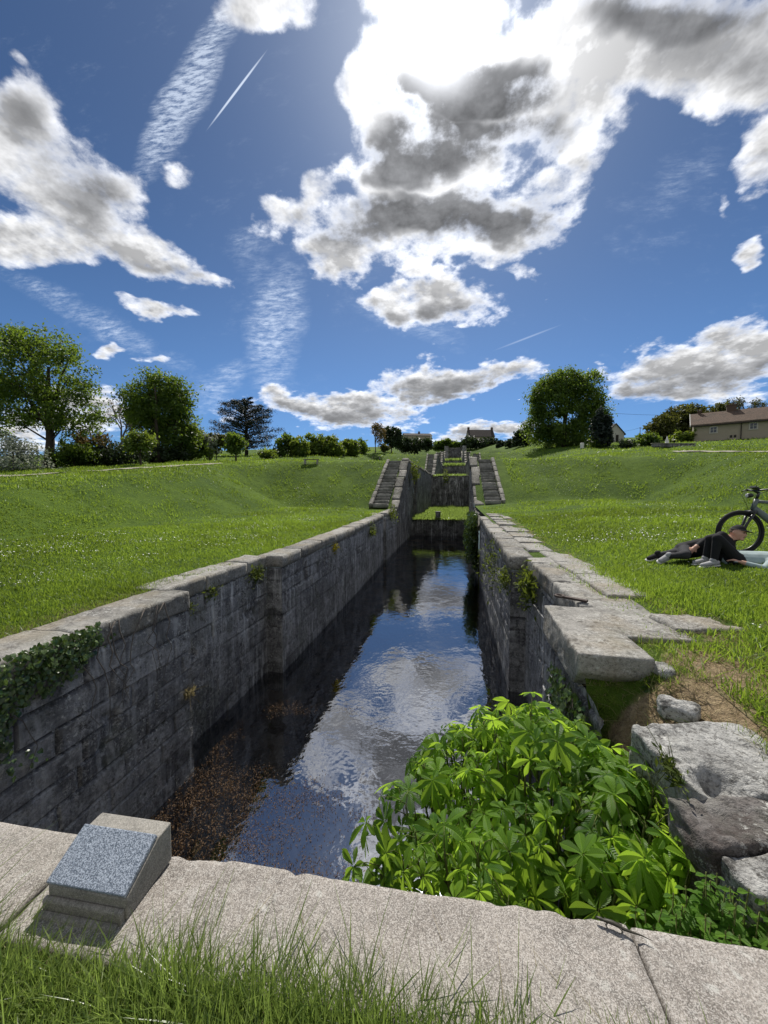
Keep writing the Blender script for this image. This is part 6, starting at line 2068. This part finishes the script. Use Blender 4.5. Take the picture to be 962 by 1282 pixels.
remesh_body(mb, "body", pa_, [M_SKIN, M_BLACKCLOTH, M_GREYCLOTH], cls_a)
features(pa_, hd, A)
hair_cap(hd, A, 1.0, M_HAIR, pa_, "hair", zcut=-0.01, grow=1.03, back=0.012)
cp = hair_cap(hd, A, 1.0, M_BLACKCLOTH, pa_, "cap", zcut=0.045, grow=1.11)
mb = MB()
for k in (0,):
    ang = np.linspace(-1.15, 1.15, 11)
    inn = np.stack([0.082 * np.sin(ang), 0.100 * np.cos(ang), np.full(11, 0.047)], -1); out_ = np.stack([0.082 * np.sin(ang), 0.10 * np.cos(ang) + 0.075 * np.cos(ang * 0.95), np.full(11, 0.036)], -1)
    V = np.concatenate([inn, out_, inn + [0, 0, 0.006], out_ + [0, 0, 0.006]]) @ A + hd
    Q = [[i, i + 1, 12 + i, 11 + i] for i in range(10)] + [[22 + i, 33 + i, 34 + i, 23 + i] for i in range(10)] + [[11 + i, 12 + i, 34 + i, 33 + i] for i in range(10)]
    mb.add(V, Q)
mb.build("brim", M_BLACKCLOTH, cp, smooth=True)


def shoe(parent, an, d, up=(0, 0, 1), mat=None):
    d = np.asarray(d, float) / np.linalg.norm(d); up = np.asarray(up, float); up = up - d * (up @ d); up /= np.linalg.norm(up)
    an = np.asarray(an, float)
    mb = MB()
    mb.capsule(an - d * 0.03, an + d * 0.15 - up * 0.015, 0.048, 0.036, 12, squash=0.8, ref=up)
    mb.capsule(an + up * 0.03, an - up * 0.01, 0.045, 0.045, 12)
    o = mb.build("shoe", mat or M_SHOE, parent, smooth=True)
    mb = MB()
    mb.capsule(an - d * 0.04 - up * 0.042, an + d * 0.165 - up * 0.042, 0.046, 0.040, 12, squash=0.32, ref=up)
    mb.build("sole", M_WHITESTONE, o, smooth=True)


shoe(pa_, an1, (-0.75, -0.25, -0.25), (0.3, -0.5, 0.8)); shoe(pa_, an2, (-0.8, -0.1, -0.2), (0.2, -0.3, 0.9), M_BLACKCLOTH)

# --- lying on the back with knees raised, pale top and sunglasses
qx = PX0 + 0.36 * math.sin(YAW) - 0.40 * math.cos(YAW); qy = PY0 - 0.36 * math.cos(YAW) - 0.40 * math.sin(YAW)
pb_ = thing("person", "person in pale top and sunglasses lying on their back with dark knees raised", "person", (qx, qy, hz(qx, qy) - 0.01), YAW)
hip, ch, nk, hd = np.array([0.55, 0.0, 0.115]), np.array([0.83, -0.20, 0.125]), np.array([0.93, -0.26, 0.125]), np.array([1.02, -0.31, 0.165])
mb = MB()
mb.capsule(hip, ch, 0.125, 0.135, 14, squash=1.25, ref=(0, 1, 0)); mb.capsule(ch + [-0.07, -0.13, 0], ch + [0.11, 0.13, 0], 0.075, 0.075, 12); mb.capsule(ch, nk, 0.10, 0.058, 12); mb.capsule(nk, hd - [0.04, 0, 0.03], 0.056, 0.055, 10)
legs = []
for sy, kx in ((-1, 0.0), (1, 0.06)):
    h_, k_, a_ = np.array([0.54, 0.085 * sy, 0.12]), np.array([0.25 + kx, 0.09 * sy, 0.425 - 0.03 * kx / 0.06]), np.array([0.20 + kx, 0.10 * sy, 0.085])
    mb.capsule(h_, k_, 0.090, 0.064, 12); mb.capsule(k_, a_, 0.060, 0.042, 10); legs.append((h_, k_, a_))
arms = []
for sy in (-1, 1):
    s_ = ch + np.array([0.02 + 0.09 * sy, 0.14 * sy, 0.01]); e_ = np.array([0.76, 0.16, 0.08]) if sy > 0 else np.array([0.58, -0.42, 0.07]); w_ = np.array([0.60, 0.04, 0.215]) if sy > 0 else np.array([0.44, -0.26, 0.12])
    mb.capsule(s_, e_, 0.055, 0.045, 10); mb.capsule(e_, w_, 0.043, 0.030, 10); hand(mb, w_, w_ - e_, (0, 0, 1)); arms.append((s_, e_, w_))
A = head(mb, hd, (-0.30, -0.45, 0.84), (0.80, -0.42, 0.40))


def cls_b(P):
    skin = (np.linalg.norm(P - hd, axis=1) < 0.15) & (P[:, 0] > 0.94)
    for s_, e_, w_ in arms: skin |= seg_dist(P, w_, w_ + (w_ - e_) / np.linalg.norm(w_ - e_) * 0.18) < 0.05
    lg = np.full(len(P), False)
    for h_, k_, a_ in legs: lg |= (np.minimum(seg_dist(P, h_, k_), seg_dist(P, k_, a_)) < 0.115) & (P[:, 0] < 0.56)
    return np.where(skin, 0, np.where(lg, 2, 1))


remesh_body(mb, "body", pb_, [M_SKIN, M_TEAL, M_BLACKCLOTH], cls_b)
features(pb_, hd, A)
hair_cap(hd, A, 1.0, M_HAIR, pb_, "hair", zcut=0.03, grow=1.06, back=0.01)
mb = MB()
for sx in (-1, 1):
    mb.ball(np.array([sx * 0.034, 0.098, 0.014]) @ A + hd, 0.001, 4, 3)
    V0 = []
    m2 = MB(); m2.ball((0, 0, 0), (0.030, 0.008, 0.022), 14, 8); V = np.concatenate(m2.V) + [sx * 0.034, 0.100, 0.012]
    mb.add(V @ A + hd, np.concatenate(m2.Q))
    mb.tube([np.array([sx * 0.062, 0.09, 0.018]) @ A + hd, np.array([sx * 0.082, 0.02, 0.016]) @ A + hd], 0.004, 6)
mb.tube([np.array([-0.012, 0.106, 0.016]) @ A + hd, np.array([0.012, 0.106, 0.016]) @ A + hd], 0.004, 6)
mb.build("sunglasses", M_BLACK, pb_, smooth=True)
for h_, k_, a_ in legs:
    shoe(pb_, a_, (-1.0, 0.0, -0.12))

# ------------------------------------------------------------------ the electric bicycle
bp = at(925, 694, 5.75)
bk = thing("electric_bicycle", "matt grey electric bicycle with black wheels parked behind the two people on the grass", "bicycle", (bp[0], bp[1], hz(bp[0], bp[1])), YAW + math.radians(-6))
R = 0.345
HT = np.array([0.0, 0, 0])


def wheel(x, name, steer=0.0):
    w = bpy.data.objects.new(name, None); link(w, bk); w.location = (x, 0, R); w.rotation_euler = (0, 0, steer)
    ang = np.linspace(0, 2 * math.pi, 41)
    mb = MB(); mb.tube([((R - 0.027) * math.cos(a), 0, (R - 0.027) * math.sin(a)) for a in ang], 0.029, 10, cap=False, ref=(0, 1, 0)); mb.build("tyre", M_TYRE, w, smooth=True)
    mb = MB(); mb.tube([((R - 0.062) * math.cos(a), 0, (R - 0.062) * math.sin(a)) for a in ang], 0.014, 8, cap=False, ref=(0, 1, 0)); mb.build("rim", M_BLACK, w, smooth=True)
    mb = MB()
    for i in range(28):
        a = 2 * math.pi * i / 28; b = a + (0.5 if i % 2 else -0.5); sy = 0.022 if (i // 2) % 2 else -0.022
        mb.tube([(0.028 * math.cos(b), sy, 0.028 * math.sin(b)), ((R - 0.065) * math.cos(a), 0, (R - 0.065) * math.sin(a))], 0.0011, 4, cap=False)
    mb.build("spokes", M_STEEL, w)
    mb = MB(); mb.tube([(0, -0.05, 0), (0, -0.03, 0), (0, 0.03, 0), (0, 0.05, 0)], [0.012, 0.03, 0.03, 0.012], 12, ref=(1, 0, 0)); mb.build("hub", M_BLACK, w, smooth=True)
    mb = MB(); mb.tube([(0, 0.034, 0), (0, 0.037, 0)], 0.085, 24, ref=(1, 0, 0)); mb.build("brake_disc", M_STEEL, w)


wheel(0.0, "front_wheel"); wheel(1.13, "rear_wheel")
hb, ht = np.array([0.165, 0, 0.70]), np.array([0.215, 0, 0.865])     # head tube
bb = np.array([0.68, 0, 0.30]); sc_ = np.array([0.83, 0, 0.80]); ra = np.array([1.13, 0, R])
mb = MB()
mb.tube([hb, (hb + ht) / 2, ht], 0.032, 12)
mb.tube([hb + [0.01, 0, 0.03], hb * 0.5 + bb * 0.5 + [0, 0, 0.03], bb], [0.038, 0.047, 0.045], 12, squash=1.15)
mb.tube([ht - [0, 0, 0.04], ht * 0.5 + sc_ * 0.5 + [0, 0, -0.03], sc_ - [0.03, 0, 0.08]], [0.026, 0.023, 0.022], 10)
mb.tube([bb, sc_], 0.022, 10)
for sy in (-1, 1):
    mb.tube([bb + [0.03, 0.04 * sy, 0], ra + [0, 0.065 * sy, 0]], [0.016, 0.011], 8)
    mb.tube([sc_ - [0.03, -0.02 * sy, 0.12], ra + [0, 0.065 * sy, 0.01]], [0.012, 0.010], 8)
mb.build("frame", M_BIKE, bk, smooth=True)
mb = MB()
cr = np.array([0.135, 0, 0.60])
mb.box(cr + [0.01, 0, 0.06], (0.07, 0.15, 0.06)); mb.tube([cr + [0.0, 0, 0.05], hb], 0.02, 8)
for sy in (-1, 1):
    mb.tube([cr + [0.01, 0.065 * sy, 0.06], cr * 0.5 + np.array([0, 0.065 * sy, R]) * 0.5, np.array([0.0, 0.065 * sy, R])], [0.021, 0.019, 0.015], 10)
mb.build("fork", M_BLACK, bk, smooth=True)
mb = MB()
mb.tube([ht, ht + [0.03, 0, 0.10]], 0.018, 10); mb.tube([ht + [0.03, 0, 0.09], ht + [-0.04, 0, 0.13]], 0.02, 10)
mb.tube([ht + [0.13, -0.33, 0.14], ht + [0.03, -0.2, 0.15], ht + [-0.04, -0.05, 0.13], ht + [-0.04, 0.05, 0.13], ht + [0.03, 0.2, 0.15], ht + [0.13, 0.33, 0.14]], 0.0125, 10)
hbar = mb.build("handlebar", M_BLACK, bk, smooth=True)
for sy in (-1, 1):
    mb = MB(); mb.tube([ht + [0.06, 0.24 * sy, 0.147], ht + [0.14, 0.345 * sy, 0.139]], 0.018, 10); mb.build("grip", M_TYRE, hbar, smooth=True)
    mb = MB(); mb.tube([ht + [0.02, 0.19 * sy, 0.15], ht + [-0.02, 0.24 * sy, 0.12], ht + [0.03, 0.31 * sy, 0.10]], [0.01, 0.007, 0.006], 8); mb.build("brake_lever", M_BLACK, hbar, smooth=True)
mb = MB(); mb.box(ht + [-0.03, 0, 0.17], (0.08, 0.11, 0.022), Matrix.Rotation(0.5, 3, "Y")); mb.build("display", M_BLACK, hbar)
hl = MB(); hl.tube([ht + [-0.06, 0, 0.06], ht + [-0.09, 0, 0.055], ht + [-0.14, 0, 0.05]], [0.022, 0.035, 0.034], 12); h_ = hl.build("headlight", M_BLACK, bk, smooth=True)
hl = MB(); hl.ball(ht + [-0.142, 0, 0.05], (0.008, 0.03, 0.03), 12, 6); hl.build("lens", M_LAMPGLASS, h_, smooth=True)
mb = MB()
for sy in (-1, 1):
    mb.tube([ht + [0.02, 0.2 * sy, 0.14], ht + [-0.12, 0.12 * sy, 0.06], ht + [-0.10, 0.05 * sy, -0.08], hb + [-0.03, 0.03 * sy, -0.02]], 0.0035, 6)
mb.build("brake_cable", M_CABLE, bk, smooth=True)
mb = MB(); mb.tube([sc_, sc_ + [0.035, 0, 0.13]], 0.015, 10); mb.build("seat_post", M_BLACK, bk, smooth=True)
mb = MB(); mb.tube([sc_ + [-0.10, 0, 0.15], sc_ + [-0.02, 0, 0.155], sc_ + [0.08, 0, 0.16], sc_ + [0.16, 0, 0.165], sc_ + [0.18, 0, 0.165]], [0.02, 0.035, 0.065, 0.08, 0.05], 12, squash=0.4, ref=(0, 0, 1)); mb.build("saddle", M_BLACK, bk, smooth=True)
mb = MB(); mb.tube([bb + [0, -0.06, 0], bb + [0, 0.06, 0]], 0.075, 16, ref=(1, 0, 0)); mb.build("motor", M_BLACK, bk, smooth=True)
mb = MB(); mb.tube([bb + [0, -0.068, 0], bb + [0, -0.072, 0]], 0.095, 24, ref=(1, 0, 0)); mb.build("chainring", M_STEEL, bk)
for sy, sg in ((-1, 1), (1, -1)):
    mb = MB(); e_ = bb + np.array([0.10 * sg, 0.09 * sy, -0.135 * sg]); mb.tube([bb + [0, 0.075 * sy, 0], e_], [0.013, 0.011], 8); c_ = mb.build("crank", M_BLACK, bk, smooth=True)
    mb = MB(); mb.box(e_ + [0, 0.055 * sy, 0], (0.09, 0.095, 0.02)); mb.build("pedal", M_BLACK, c_)
mb = MB(); mb.tube([bb + [0.10, 0.05, -0.02], bb + [0.20, 0.22, -0.29]], 0.010, 8); mb.build("kickstand", M_BLACK, bk, smooth=True)
mb = MB(); ang = np.linspace(-0.2, 2.2, 20); mb.tube([(1.13 + (R + 0.035) * math.cos(a), 0, R + (R + 0.035) * math.sin(a)) for a in ang], 0.03, 8, squash=0.25, ref=(0, 1, 0)) ; mb.build("rear_mudguard", M_BLACK, bk, smooth=True)

for o in list(bpy.data.objects):
    if o.parent is None and o.get("label") and not o.get("kind"):
        o["kind"] = "thing"
